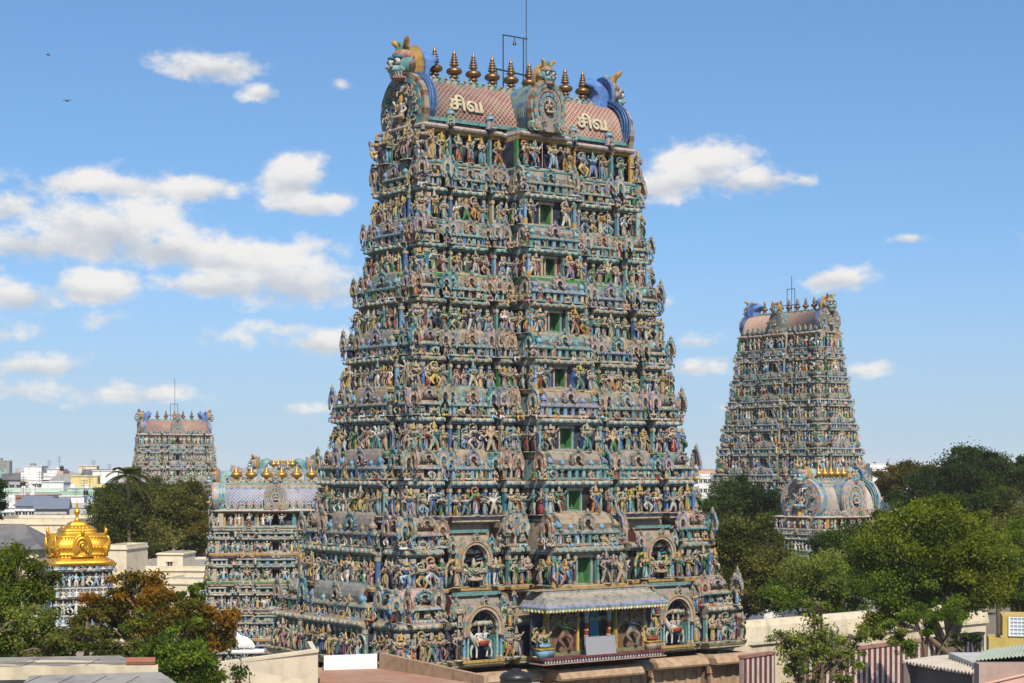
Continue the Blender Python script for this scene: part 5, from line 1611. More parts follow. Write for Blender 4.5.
def house(label, x0, x1, top, Y, depth, m, rz=0.0, wins=(), roof='flat', stair=None, parapet=.6, ledge=True, base=0.0, roofm=None, group=None, winsize=(1.1, 1.3), name='house'):
    """x0, x1, top: where the facade's edges and roof line stand in the photograph at distance Y. wins: rows (metres below the roof, how many)"""
    p0 = at(x0, top, Y); p1 = at(x1, top, Y)
    w = p1[0] - p0[0]; H = p0[2] - base
    e = empty(name, ((p0[0] + p1[0]) / 2, Y, base), R(rz), label, 'house' if name == 'house' else name.replace('_', ' '), group or ('houses round the temple' if name == 'house' else None))
    m = HM[m]
    g = Geo()
    hb = H - (parapet if roof == 'flat' else 0)
    g.box(-w / 2, w / 2, 0, depth, -.3, hb, 'cream')
    if ledge: g.box(-w / 2 - .12, w / 2 + .12, -.14, depth + .1, hb - .22, hb - .06, 'cream')
    if roof == 'flat' and parapet > 0:
        t = .2
        g.box(-w / 2, w / 2, 0, t, hb, H, 'cream'); g.box(-w / 2, w / 2, depth - t, depth, hb, H, 'cream'); g.box(-w / 2, -w / 2 + t, t, depth - t, hb, H, 'cream'); g.box(w / 2 - t, w / 2, t, depth - t, hb, H, 'cream')
    g.build('wall', m, e)
    r_ = Geo()
    if roof == 'flat': r_.box(-w / 2 + .2, w / 2 - .2, .2, depth - .2, hb, hb + .05, 'grey')
    elif roof == 'gable':
        rh = min(w, depth) * .22 + .6
        r_.raw([(-w / 2 - .4, -.4, hb), (w / 2 + .4, -.4, hb), (w / 2 + .4, depth + .4, hb), (-w / 2 - .4, depth + .4, hb), (-w / 2 - .4, depth / 2, hb + rh), (w / 2 + .4, depth / 2, hb + rh)], [(0, 1, 5, 4), (2, 3, 4, 5), (0, 3, 2, 1)], [(3, 0, 4), (1, 2, 5)], 'grey')
    elif roof == 'hip':
        rh = min(w, depth) * .28 + .5; k = min(w, depth) * .4
        r_.raw([(-w / 2 - .5, -.5, hb), (w / 2 + .5, -.5, hb), (w / 2 + .5, depth + .5, hb), (-w / 2 - .5, depth + .5, hb), (-w / 2 + k, depth / 2, hb + rh), (w / 2 - k, depth / 2, hb + rh)], [(0, 1, 5, 4), (2, 3, 4, 5), (0, 3, 2, 1)], [(3, 0, 4), (1, 2, 5)], 'grey')
    ro = r_.build('roof', roofm or ROOFING, e)
    for (dz, n, *k) in wins:
        ww, wh = k if k else winsize
        for q in range(n):
            x = -w / 2 + w * (q + .5) / n
            f = Geo(); f.box(-ww / 2 - .12, ww / 2 + .12, -.10, -.02, -.12, 0, 'cream'); f.box(-ww / 2 - .12, ww / 2 + .12, -.22, -.02, wh, wh + .14, 'cream')
            for sx in (-1, 1): f.box(sx * (ww / 2 + .05) - .05, sx * (ww / 2 + .05) + .05, -.08, -.015, 0, wh, 'cream')
            f.box(-.03, .03, -.07, -.03, 0, wh, 'cream')
            fo = f.build('window', m, e, False, (x, 0, hb - dz - wh))
            pn = Geo(); pn.box(-ww / 2, ww / 2, -.03, -.012, .002, wh - .002, 'black'); pn.build('pane', PANE, fo)
    if name == 'house' and roof == 'flat' and Y > 262:
        rd = random.Random(int(x0 * 7 + top))
        for q in range(rd.choice([1, 1, 2])):
            tk = Geo(); tr_ = rd.uniform(.35, .55)
            tk.box(-tr_, tr_, -tr_, tr_, 0, .5, 'grey'); tk.lathe([(tr_, .5), (tr_, 1.5), (tr_ * .8, 1.7), (tr_ * .3, 1.78)], 12, 'black')
            tk.build('water_tank', rd.choice([TANKM, TANKM, HM['white']]), ro, False, (rd.uniform(-.4, .4) * w, rd.uniform(1.5, max(1.6, depth * .5)), hb + .05))
        an = Geo(); hh = rd.uniform(2.2, 4.0)
        an.tube([(0, 0, 0), (0, 0, hh)], .04, 5, 'grey')
        for z_ in (.7, .82, .94): an.tube([(-.6, 0, hh * z_), (.6, 0, hh * z_)], .03, 4, 'grey')
        an.build('aerial', IRON, ro, False, (rd.uniform(-.4, .4) * w, .8, hb + .05))
    if stair:
        for (fx, fw, fh, mm) in stair:
            s = Geo(); s.box(-fw / 2, fw / 2, .4, min(depth - .3, 4.0), 0, fh, 'cream'); s.box(-fw / 2 - .15, fw / 2 + .15, .25, min(depth - .2, 4.2), fh, fh + .16, 'cream'); s.box(-.4, .4, .36, .42, .05, min(fh * .8, 1.9), 'dark')
            s.build('stair_room', HM[mm], ro, False, (fx * w / 2, 0, hb + .05))
    return e


H_ = house
H_('grey shed-roofed block on the skyline, farthest to the left', 2, 22, 480, 470, 16, 'grey', 8, [(1.2, 3)], 'gable', roofm=SLATE)
H_('beige upright block beside the grey shed on the skyline', 21, 30, 479, 450, 12, 'beige', -5, [(1.0, 2), (4.2, 2)], stair=[(.2, 3, 2.4, 'white')])
H_('narrow white house with a stepped roof left of the white twin-windowed one', 28, 41, 477, 440, 10, 'white', 6, [(1.0, 3), (4.2, 3)], stair=[(-.3, 4, 3, 'white')])
H_('white house with two dark upper windows against the far trees', 43, 58, 473, 430, 12, 'white', -12, [(1.0, 2, 2.2, 2.0), (5, 3)], stair=[(.4, 3.5, 1.4, 'white')])
H_('slim salmon pink block on the skyline', 57, 63, 471, 425, 9, 'salmon', 4, [(1.2, 1), (4.4, 1)])
H_('long grey-brown hall with a shallow sheet roof below the white houses', 48, 77, 483, 395, 14, 'concrete', -6, [(1.2, 5)], 'gable', roofm=ROOFING)
H_('cream block with a dark brown awning on the skyline', 81, 106, 471, 420, 12, 'cream', 3, [(1.4, 4)], stair=[(-.5, 4, 1.6, 'cream')])
H_('wide dark brown canopied shed before the cream skyline block', 82, 105, 477, 400, 8, 'brown', 3, [(1.0, 4)], 'gable', roofm=SLATE)
H_('pale yellow L-shaped house, largest of the yellow ones', 75, 105, 484, 360, 12, 'yellow', 5, [(1.5, 3)], stair=[(-.4, 5, 2.0, 'yellow')])
H_('long pale mint house with a plain parapet', 3, 61, 488, 345, 14, 'mint', -3, [(1.6, 9, .9, 1.0)], stair=[(.7, 4, 1.6, 'white')])
H_('rust-brown brick row with dark openings below the mint house', 13, 47, 495, 325, 9, 'brick', -3, [(.9, 4, 2.6, 1.6)], 'flat', parapet=.3)
H_('leaf-green house with two dark openings', 59, 93, 491, 335, 10, 'green', 4, [(.9, 4, 1.8, 1.8)], stair=[(.3, 5, 1.0, 'mint')])
H_('grey-white concrete flats between the green house and the palm', 92, 118, 483, 380, 14, 'concrete', 8, [(1.0, 4), (4.0, 4)], stair=[(.0, 5, 3, 'white')])
H_('white flats partly hidden by the palm', 104, 132, 479, 430, 12, 'white', -4, [(1.0, 4), (4.2, 4)], stair=[(.4, 4, 2, 'mint')])
H_('low white house among the blue-grey sheet roofs', 4, 16, 503, 300, 9, 'white', 4, [(.9, 2)])
H_('low house under a blue-grey sheet roof, widest of the sheets', 15, 42, 506, 290, 9, 'white', -8, [(.8, 4)], 'gable', roofm=TARP)
H_('low house under a blue-grey sheet roof, standing nearer the concrete wall', 36, 66, 509, 278, 8, 'concrete', 10, [(.8, 4)], 'gable', roofm=TARP)
H_('blank pale concrete house right of the sheet roofs', 55, 102, 503, 310, 12, 'concrete', 5, [(1.4, 5, .8, 1.0)], stair=[(-.3, 4, 1.6, 'white')])
H_('blue-grey wall house behind the golden dome finial', 78, 96, 497, 322, 7, 'blue', 0, [(1.2, 2)])
H_('long cream hall with a flat roof behind the grey pitched roof', -30, 78, 519, 235, 20, 'cream', -2, [(1.5, 12, .5, .5)], parapet=.5)
H_('hall under the dark grey hipped roof at the left edge', -60, 40, 549, 190, 7, 'beige', -6, [(1.0, 6)], 'hip', roofm=SLATE)
H_('cream cube-shaped house right of the golden dome', 104, 127, 545, 206, 7, 'cream', -8, [(3.0, 2, .6, .6)], parapet=.3)
H_('cream temple hall with long stepped flat roofs behind the rust-orange tree', 108, 218, 566, 212, 22, 'cream', -6, [(2.0, 6, .6, .6)], parapet=.35)
H_('lower cream hall in front of the stepped roofs', 156, 222, 579, 198, 8, 'cream', -10, [(1.8, 4, .6, .6)], parapet=.35)
H_('small cream roof kiosk with an overhanging slab', 157, 183, 553, 216, 6, 'cream', -4, [(1.0, 1, .6, .9)], parapet=.0, name='kiosk')
H_('low house with a dark red tiled roof behind the cream cube', 126, 153, 560, 236, 9, 'beige', -5, [(.8, 2)], 'gable', roofm=TILE)
H_('low house with a dark red tiled roof beside the squat blue-grey tower', 183, 212, 561, 240, 9, 'mustard', -5, [(.8, 2)], 'gable', roofm=TILE)
H_('far white flats with a roof-top dome, above the trees right of the far brown tower', 872, 893, 466, 560, 16, 'white', 10, [(1.0, 5), (4.2, 5)], stair=[(-.4, 5, 1.2, 'white')])
H_('far pale house with a pyramid cap, next to the domed flats', 895, 913, 472, 540, 12, 'cream', -6, [(1.0, 3)], 'hip', roofm=WHITEWASH)
H_('far white house glimpsed left of the far brown tower', 694, 712, 474, 620, 14, 'white', -8, [(1.0, 4), (4.2, 4)], stair=[(.3, 5, 2, 'salmon')])
H_('white house glimpsed between trunks under the sparse olive tree', 762, 800, 568, 212, 9, 'white', 20, [(1.4, 4)], parapet=.4)
H_('white house seen through leaves behind the spreading green tree', 895, 925, 512, 245, 9, 'white', 10, [(1.2, 3)])


def far_city():
    """the hazy town far beyond: reads as one mass"""
    rd = random.Random(42); g = Geo()
    for k in range(900):
        Y = rd.uniform(600, 2600); px = rd.uniform(-500, 1500)
        x = (px - 512) / FOC * Y
        w, d, h = rd.uniform(7, 20), rd.uniform(7, 16), rd.uniform(8, 17) if rd.random() > .12 else rd.uniform(16, 26 + Y * .003)
        b = Geo(); c = rd.choice(['white', 'cream', 'cream', 'tan', 'palepink', 'paleteal', 'stone', 'grey', 'white', 'paleblue', 'taupe'])
        b.box(-w / 2, w / 2, -d / 2, d / 2, 0, h, c)
        b.box(-w / 2 + .5, -w / 2 + .5 + w * .3, -d / 2 + .5, 0, h, h + 2.4, c)
        for z in range(1, int(h / 3.2) + 1):
            for q in range(int(w / 3)):
                xx = -w / 2 + 1.5 + q * 3
                b.box(xx - .6, xx + .6, -d / 2 - .05, -d / 2 + .01, h - z * 3.2 + .9, h - z * 3.2 + 2.3, 'dark')
        g.put(b, (x, Y, 0), rd.uniform(-.5, .5))
    tag(g.build('distant_town', STUCCO_PALE), kind='stuff')


far_city()

# ------------------------------------------------------------------ temple compound wall
WALL_A = at(742, 622, 157.5); WALL_B = at(986, 602, 181)
wd = WALL_B - WALL_A; wl = math.hypot(wd[0], wd[1]); wrz = math.atan2(wd[1], wd[0])
zt = 23.5 - (622 - 468) / FOC * 157.5
e = empty('compound_wall', (WALL_A[0], WALL_A[1], 0), wrz, 'tall cream compound wall with a sloping coping, running right from the tallest tower', 'wall')
g = Geo(); g.box(-3, wl, 0, 1.5, -.5, zt - 2.0, 'cream'); g.build('wall_face', LIMEWASH_OLD, e)
g = Geo()
g.loft([[(1.2, -.22, zt - 2.0), (wl + .2, -.22, zt - 2.0), (wl + .2, 1.7, zt - 2.0), (-3, 1.7, zt - 2.0)], [(1.2, -.22, zt - 1.75), (wl + .2, -.22, zt - 1.75), (wl + .2, 1.7, zt - 1.75), (-3, 1.7, zt - 1.75)], [(1.2, .0, zt - .5), (wl, .0, zt - .5), (wl, 1.5, zt - .5), (-3, 1.5, zt - .5)],
        [(1.2, .25, zt - .08), (wl - .2, .25, zt - .08), (wl - .2, 1.2, zt - .08), (-3, 1.2, zt - .08)], [(1.2, .5, zt), (wl - .4, .5, zt), (wl - .4, 1.0, zt), (-3, 1.0, zt)]], 'cream', True, True)
g.build('coping', LIMEWASH_OLD, e)


def stripes_mat():
    m, nt, b = new_mat('red_white_stripes')
    v = coords(nt); sx = N(nt, 'ShaderNodeSeparateXYZ'); nt.links.new(v, sx.inputs[0])
    mm = N(nt, 'ShaderNodeMath', operation='DIVIDE'); nt.links.new(sx.outputs[0], mm.inputs[0]); mm.inputs[1].default_value = .74
    f = N(nt, 'ShaderNodeMath', operation='FRACT'); nt.links.new(mm.outputs[0], f.inputs[0])
    l = N(nt, 'ShaderNodeMath', operation='GREATER_THAN'); nt.links.new(f.outputs[0], l.inputs[0]); l.inputs[1].default_value = .54
    c = mixc(nt, (.12, .022, .024), (.50, .46, .40), l.outputs[0])
    g_ = ramp(nt, noise(nt, 1.2, 6, .65, v), .5, (0, 0, 0), .75, (.6,) * 3)
    c = mixc(nt, c, (.16, .12, .10), g_)
    nt.links.new(c, b.inputs['Base Color']); b.inputs['Roughness'].default_value = .85
    return m


STRIPES = stripes_mat()


def striped(label, pa, pb, ztop, h):
    d = pb - pa; L = math.hypot(d[0], d[1])
    e = empty('striped_wall', (pa[0], pa[1], 0), math.atan2(d[1], d[0]), label, 'wall', None)
    g = Geo(); g.box(0, L, 0, .45, -.3, ztop - .22, 'white'); g.build('wall_face', STRIPES, e)
    g = Geo(); g.box(-.06, L + .06, -.08, .53, ztop - .22, ztop, 'maroon'); g.build('coping', HM['brick'], e)


striped('short maroon and white striped wall at the corner of the tallest tower', at(744, 655, 148), at(775, 652, 151.5), 23.5 - (653.5 - 468) / FOC * 149.7, 3)
striped('long maroon and white striped wall behind the slender young tree', at(806, 653, 140), at(984, 633, 158), 23.5 - (653 - 468) / FOC * 140, 3)

# ------------------------------------------------------------------ roofs in front
def slab_roof(name, label, pts, zt, th, mat, low=0.0, cat='roof', parapet=None):
    """walls and roof from a plan polygon given in metres (counter-clockwise)"""
    e = empty(name, (pts[0][0], pts[0][1], 0), 0, label, cat)
    o = np.array([pts[0][0], pts[0][1], 0])
    g = Geo(); P = np.array([(p[0], p[1], 0) for p in pts]) - o
    ctr = P.mean(0); inner = ctr + (P - ctr) * .97
    g.loft([inner + [0, 0, low - .3], inner + [0, 0, zt - th]], 'cream'); g.build('wall', HM['concrete'] if cat == 'house' else mat, e)
    g = Geo(); g.loft([P + [0, 0, zt - th], P + [0, 0, zt]], 'cream', True, True); g.build('roof', mat, e)
    return e, o


def PX(px, Y): return ((px - 512) / FOC * Y, Y)


OLDROOF = weathered('stained_roof_slab', (.20, .185, .16), .9, dirt=(.05, .047, .04), amount=.85, fade=(.42, .38, .30), fadeamt=.8, scale=.28, streak=False)
zz = EYE - (659 - 468) / FOC * 62
e1, o1 = slab_roof('house', 'nearest house, its stained bare concrete roof filling the lower left corner', [PX(-60, 58.3), PX(157, 59.3), PX(119, 63.2), PX(-60, 62.2)], zz, .22, OLDROOF, cat='house')
g = Geo()
def rail(a, b, z0, z1, t, c):
    a = np.array(a); b = np.array(b); d = (b - a) / np.linalg.norm(b - a); n = np.array([-d[1], d[0]]) * t
    q = [np.array([*p, 0]) for p in (a, b, b + n, a + n)]
    g.loft([[p + [0, 0, z0] - o1 for p in q], [p + [0, 0, z1] - o1 for p in q]], c, True, True)
rail(PX(-60, 58.2), PX(158, 59.2), zz - .3, zz + .08, .30, 'cream')
g.build('edge_kerb', LIMEWASH_OLD, e1)
e2, o2 = slab_roof('house', 'lower grey concrete roof below the nearest stained slab', [PX(10, 52), PX(192, 53), PX(160, 58.6), PX(30, 57.6)], EYE - (674 - 468) / FOC * 58, .2, ROOFING, cat='house')
g = Geo(); a = at(141, 668, 59.3); g.tube([(-.45, 0, .1), (.45, .05, .1)], .13, 8, 'salmon'); bt = g.build('broken_tile', TILE, None, False, (a[0], a[1], zz + .1)); tag(bt, 'broken red roof tile lying on the kerb of the stained slab', 'tile')

# cream parapet terrace left of the tower
ec = empty('terrace_house', (*PX(226, 104), 0), 0, 'cream terrace with a tall plain parapet pierced by small holes, below the squat blue-grey tower', 'house')
oc = np.array([*PX(226, 104), 0])
g = Geo()
def wallseg(g, o, a, b, za0, za1, z0, t, c):
    a = np.array(a); b = np.array(b); d = (b - a) / np.linalg.norm(b - a); n = np.array([-d[1], d[0]]) * t
    lo = [np.array([*p, z0]) - o for p in (a, b, b + n, a + n)]; hi = [np.array([*p, z]) - o for p, z in ((a, za0), (b, za1), (b + n, za1), (a + n, za0))]
    g.loft([lo, hi], c, True, True)
zc = EYE - (664 - 468) / FOC * 104
wallseg(g, oc, PX(214, 103), PX(318, 111), zc, zc + .02, 0, .3, 'cream')
wallseg(g, oc, PX(318, 111), PX(312, 122), zc, zc - .4, 0, .3, 'cream')
g.build('parapet', LIMEWASH, ec)
g = Geo(); wallseg(g, oc, PX(212, 102.9), PX(319, 110.9), zc + .14, zc + .16, zc - .02, .42, 'cream'); g.build('coping', LIMEWASH, ec)
bl = Geo(); bl.put(BULL, (0, 0, 0), 0, 1.0); bl.box(-1.1, 1.1, -.5, .5, -.25, .02, 'white')
wn = a = at(247, 661, 108); zb = zc + .14
b_ = bl.build('bull_statue', WHITEWASH, None, True, (a[0], a[1] + .15, zb + .25), R(12)); b_.scale = (.85, .8, .85); tag(b_, 'white seated bull statue on the cream parapet', 'statue')
a = at(238, 682, 100)
pe = empty('potted_plant', (a[0], a[1], a[2] - .3), 0, 'small potted plant hanging against the cream parapet', 'plant')
g = Geo(); g.lathe([(.14, 0), (.2, .3), (.22, .32)], 10, 'salmon'); g.build('pot', TILE, pe)
rn = np.random.default_rng(3); P = rn.normal(size=(220, 3)) * [.26, .26, .3] + [0, 0, .75]
V, rgb = leaves(P, np.full(220, .12), np.array(GREENS['dark'])[rn.integers(0, 4, 220)] * 1.2, rn); quads_mesh('foliage', V, rgb, LEAF, pe)

# reddish terrace with white low wall
zr_ = EYE - (676 - 468) / FOC * 121
e3, o3 = slab_roof('house', 'flat roof with reddish screed just before the corner of the tallest tower', [PX(252, 100), PX(520, 100), PX(470, 119), PX(386, 126), PX(322, 126.5), PX(318, 112)], zr_, .25, weathered('red_screed', (.33, .17, .11), .9, amount=.4, scale=.4, streak=False), cat='house')
g = Geo(); wallseg(g, np.zeros(3), PX(324, 124.5), PX(377, 125.5), zr_ + .95, zr_ + .98, zr_, .22, 'white')
wlo = g.build('low_wall', WHITEWASH, None); tag(wlo, 'low bright white wall on the reddish flat roof', 'wall')
g = Geo(); wallseg(g, np.zeros(3), PX(379, 125.5), PX(484, 116), zr_ + 1.05, zr_ + .55, zr_, .35, 'granite')
wlo = g.build('stone_parapet', GRANITE, None); tag(wlo, 'brown stone parapet slanting down below the corner of the tallest tower', 'wall')
g = Geo(); wallseg(g, np.zeros(3), PX(250, 100.5), PX(306, 101.5), EYE - (672 - 468) / FOC * 100.5, EYE - (681 - 468) / FOC * 101, zr_, .3, 'stone')
for k in range(5):
    g.box(*(lambda p: (p[0] - .22, p[0] + .22, p[1] - .22, p[1] + .3))(PX(262 + 13 * k, 102.4)), zr_, zr_ + .75, 'cream')
wlo = g.build('dark_parapet', LIMEWASH_OLD, None); tag(wlo, 'stained parapet with stubby posts in front of the reddish flat roof', 'wall')
# black tank
a = at(516, 683, 112)
wt = empty('water_tank', (a[0], a[1], a[2] - .5), 0, 'round black plastic water tank at the foot of the porch', 'tank')
g = Geo(); g.lathe([(.95, 0), (.95, .25), (1.0, .28), (1.0, .45), (.95, .48), (.95, .75), (1.0, .78), (.95, .95), (.8, 1.1), (.4, 1.22)], 24, 'black'); g.build('tank_body', TANKM, wt, True)
g = Geo(); g.lathe([(.32, 1.2), (.32, 1.32), (.25, 1.36)], 16, 'black'); g.build('lid', TANKM, wt)
slab_roof('house', 'grey flat-roofed house under the black water tank', [PX(486, 108), PX(540, 108), PX(540, 117), PX(488, 116)], a[2] - .5, .25, ROOFING, cat='house')

# ------------------------------------------------------------------ lower right corner
ey = house('mustard yellow house with a white barred window at the right edge', 1004, 1085, 617, 104, 3.5, 'mustard', -12, (), parapet=.25, ledge=False)
pw = at(1018.5, 637, 103)
g = Geo(); ww, wh = .42, .76
for sx in (-1, 1): g.box(sx * ww - .05, sx * ww + .05, -.06, 0, -wh / 6, wh * 1.25, 'white')
for z in np.linspace(-.1, wh * 1.2, 6): g.box(-ww, ww, -.05, 0, z - .025, z + .025, 'white')
for x in np.linspace(-ww, ww, 5): g.box(x - .02, x + .02, -.045, -.005, -.1, wh * 1.2, 'white')
hx = np.array(ey.location)
fo = g.build('window', WHITEWASH, ey); c, s_ = math.cos(R(12)), math.sin(R(12))
dx, dy = pw[0] - hx[0], pw[1] - hx[1]
fo.location = (dx * c - dy * s_ , -.03, pw[2] + .05)
p_ = Geo(); p_.box(-ww, ww, -.004, .02, -.1, wh * 1.2, 'black'); p_.build('pane', plain('pale_pane', (.35, .42, .5), .3), fo)
H_('low mustard wall house step left of the yellow house', 989, 1005, 638, 103, 2.5, 'mustard', -12, (), parapet=.2, ledge=False)


def corrugated(label, c4, amp, n, mat, cat='roof', th=.06):
    """corrugated sheet over four corner points (near-left, near-right, far-right, far-left)"""
    A, B, C_, D = [np.array(p, float) for p in c4]
    e = empty('corrugated_roof', A, 0, label, cat)
    t = np.linspace(0, 1, n * 6 + 1); zz_ = amp * np.sin(t * n * 2 * PI)
    rows = []
    for s in (0, 1):
        P0 = A + (B - A) * t[:, None]; P1 = D + (C_ - D) * t[:, None]
        P = P0 + (P1 - P0) * s; P[:, 2] += zz_; rows.append(P - A)
    m = len(t); i = np.arange(m - 1)
    g = Geo(); up = np.concatenate(rows); dn = up - [0, 0, th]
    g.raw(np.concatenate([up, dn]), np.concatenate([np.stack([i, i + 1, i + 1 + m, i + m], 1), np.stack([i + 2 * m, i + 3 * m, i + 1 + 3 * m, i + 1 + 2 * m], 1), np.stack([i, i + 2 * m, i + 1 + 2 * m, i + 1], 1), np.stack([i + m, i + m + 1, i + 1 + 3 * m, i + 3 * m], 1)]), None, 'white')
    g.build('sheet', mat, e)
    return e, A


SHEET = weathered('pale_corrugated_sheet', (.60, .52, .40), .6, dirt=(.25, .2, .15), amount=.4, fade=(.66, .64, .6), fadeamt=.4, scale=.5, streak=False)
GSHEET = weathered('green_fibre_sheet', (.36, .42, .33), .6, dirt=(.2, .15, .1), amount=.4, fade=(.5, .5, .42), fadeamt=.5, scale=.5, streak=False)
A = at(903, 661, 84); B = at(979, 674, 80); C2 = at(984, 652, 92); D = at(935, 656.5, 92)
e, A = corrugated('pale corrugated sheet roof with a wavy front edge, lower right', (A, B, C2, D), .05, 22, SHEET)
g = Geo()
for q, (p, w_) in enumerate((((A + .06 * (B - A)), .5), ((A + .97 * (B - A)), .5))):
    g.box(p[0] - A[0] - .15, p[0] - A[0] + .15, p[1] - A[1] + .1, p[1] - A[1] + .4, -A[2], p[2] - A[2] - .1, 'stone')
g.loft([[A * 0 + [.3, .5, -A[2]], (B - A) * [1, 1, 0] + [0, .5, -A[2]], (B - A) * [1, 1, 0] + [0, .9, -A[2]], [.3, .9, -A[2]]], [[.3, .5, -.22], (B - A) + [0, .5, -.22], (B - A) + [0, .9, -.22], [.3, .9, -.22]]], 'brown')
g.build('wall', HM['brown'], e)
A2 = at(976, 659, 82); B2 = at(1075, 650, 82); C3 = at(1075, 636, 92); D2 = at(985, 650, 92)
e, A2 = corrugated('greenish fibre sheet roof beside the mustard yellow house', (A2, B2, C3, D2), .04, 26, GSHEET)
g = Geo(); g.box(.2, B2[0] - A2[0], .3, 6, -A2[2], -.3, 'grey'); g.build('wall', HM['concrete'], e)
# pink shed
sh_ = empty('shed', (*PX(979, 74), 0), 0, 'pink-brown shed front with a shallow pointed gable at the lower right edge', 'shed')
zs = EYE - (664 - 468) / FOC * 74
g = Geo(); w_ = 4.2
g.box(0, w_, 0, .8, -.3, zs, 'pink'); g.build('wall', HM['pink'], sh_)
g = Geo(); g.loft([[(.18, -.10, zs - .75), (w_ * .55, -.10, zs - .28), (w_ + .1, -.10, zs - .75), (w_ + .1, -.10, zs - 1.6), (.18, -.10, zs - 1.6)][::-1], [(.18, .0, zs - .75), (w_ * .55, .0, zs - .28), (w_ + .1, .0, zs - .75), (w_ + .1, .0, zs - 1.6), (.18, .0, zs - 1.6)][::-1]], 'pink', True, False)
for a_, b_ in (((.1, zs - .8), (w_ * .55, zs - .28)), ((w_ * .55, zs - .28), (w_ + .1, zs - .78))):
    g.tube([(a_[0], -.12, a_[1]), (b_[0], -.12, b_[1])], .05, 6, 'salmon')
g.build('gable', HM['salmon'], sh_)

# ------------------------------------------------------------------ birds
for px, py, Y, lab, an in ((48, 55, 260, 'tiny dark bird gliding, higher of the two in the sky', .3), (67, 101, 240, 'tiny dark bird with raised wings, lower of the two in the sky', 1.2)):
    a = at(px, py, Y)
    j = {'body': (0, 0, 0, .09), 'tail': (.34, 0, .0, .05), 'head': (-.24, 0, .04, .06), 'wl1': (-.04, .28, .12, .05), 'wl2': (.1, .72, .06, .03), 'wr1': (-.04, -.28, .12, .05), 'wr2': (.1, -.72, .06, .03)}
    bd = skinned(j, [('body', 'tail', 'black'), ('body', 'head', 'black'), ('body', 'wl1', 'black'), ('wl1', 'wl2', 'black'), ('body', 'wr1', 'black'), ('wr1', 'wr2', 'black')], 1)
    o = bd.build('bird', plain('dark_feathers', (.04, .035, .03), .8), None, True, a, an); tag(o, lab, 'bird', None)
# seams, patches and a pipe on the two nearest roofs
g = Geo()
for x in (-17.3, -15.6, -13.6): g.box(x, x + .05, 59.0, 61.9, zz + .004, zz + .016, 'dark')
g.box(-19, -12.2, 60.6, 60.65, zz + .004, zz + .014, 'dark')
pt = Geo(); rd = random.Random(9)
for (cx, cy, rx, ry) in ((-16.6, 60.0, .9, .35), (-14.6, 61.2, 1.2, .4), (-13.4, 60.0, .7, .25), (-17.6, 61.4, .8, .3), (-15.2, 59.7, .6, .2)):
    a = np.linspace(0, 2 * PI, 15)[:-1]; rr_ = np.array([rd.uniform(.65, 1.15) for _ in a])
    ring = np.stack([cx + rx * rr_ * np.cos(a), cy + ry * rr_ * np.sin(a), np.full(14, zz + .003)], 1)
    pt.loft([ring, ring + [0, 0, .012]], 'cream', False, True)
pt.build('screed_patch', LIMEWASH_OLD, e1, False, tuple(-o1))
pm = g.build('roof_seam', HM['brown'], e1, False, tuple(-o1))
g = Geo(); z2 = EYE - (674 - 468) / FOC * 58
for k in range(4): g.box(-14.4 + 1.0 * k, -14.37 + 1.0 * k, 53.0, 57.4, z2 + .004, z2 + .014, 'dark')
g.build('roof_seam', HM['brown'], e2, False, tuple(-o2))
# ------------------------------------------------------------------ camera, light, sky
cam = bpy.data.cameras.new('camera'); co = bpy.data.objects.new('camera', cam); COL.objects.link(co)
co.location = (0, 0, EYE); co.rotation_euler = (PI / 2, 0, 0)
cam.sensor_width = 36; cam.lens = FOC / 1024 * 36
cam.shift_y = (HOR - 341.5) / 1024
cam.clip_start = .5; cam.clip_end = 20000
scene.camera = co

SUN_EL, SUN_AZ = 47.0, 166.0            # degrees; azimuth clockwise from +y
sl = bpy.data.lights.new('sun', 'SUN'); sl.energy = 5.0; sl.angle = R(.53); sl.color = (1, .91, .78)
so = bpy.data.objects.new('sun', sl); COL.objects.link(so)
sd = Vector((math.cos(R(SUN_EL)) * math.sin(R(SUN_AZ)), math.cos(R(SUN_EL)) * math.cos(R(SUN_AZ)), math.sin(R(SUN_EL))))
so.rotation_euler = sd.to_track_quat('Z', 'Y').to_euler()
so.location = (-40, -40, 120)
SKY_LIFT, SKY_BASE, SKY_SAT, SKY_VAL, SKY_STR, CLOUD, HAZE = .9, .10, 1.16, 1.11, .11, 7.1, .00008
# ------------------------------------------------------------------ sky with clouds
w = bpy.data.worlds.new('World'); scene.world = w; w.use_nodes = True
nt = w.node_tree; nt.nodes.clear()
out = N(nt, 'ShaderNodeOutputWorld'); bg = N(nt, 'ShaderNodeBackground'); nt.links.new(bg.outputs[0], out.inputs[0])
L = nt.links.new


def M(op, a, b=None, c=None, clamp=False):
    n = N(nt, 'ShaderNodeMath', operation=op); n.use_clamp = clamp
    for i, x in enumerate((a, b, c)):
        if x is None: continue
        if hasattr(x, 'is_linked'): L(x, n.inputs[i])
        else: n.inputs[i].default_value = x
    return n.outputs[0]


geo = N(nt, 'ShaderNodeTexCoord')
sep = N(nt, 'ShaderNodeSeparateXYZ'); L(geo.outputs['Generated'], sep.inputs[0])
X_, Y_, Z_ = sep.outputs
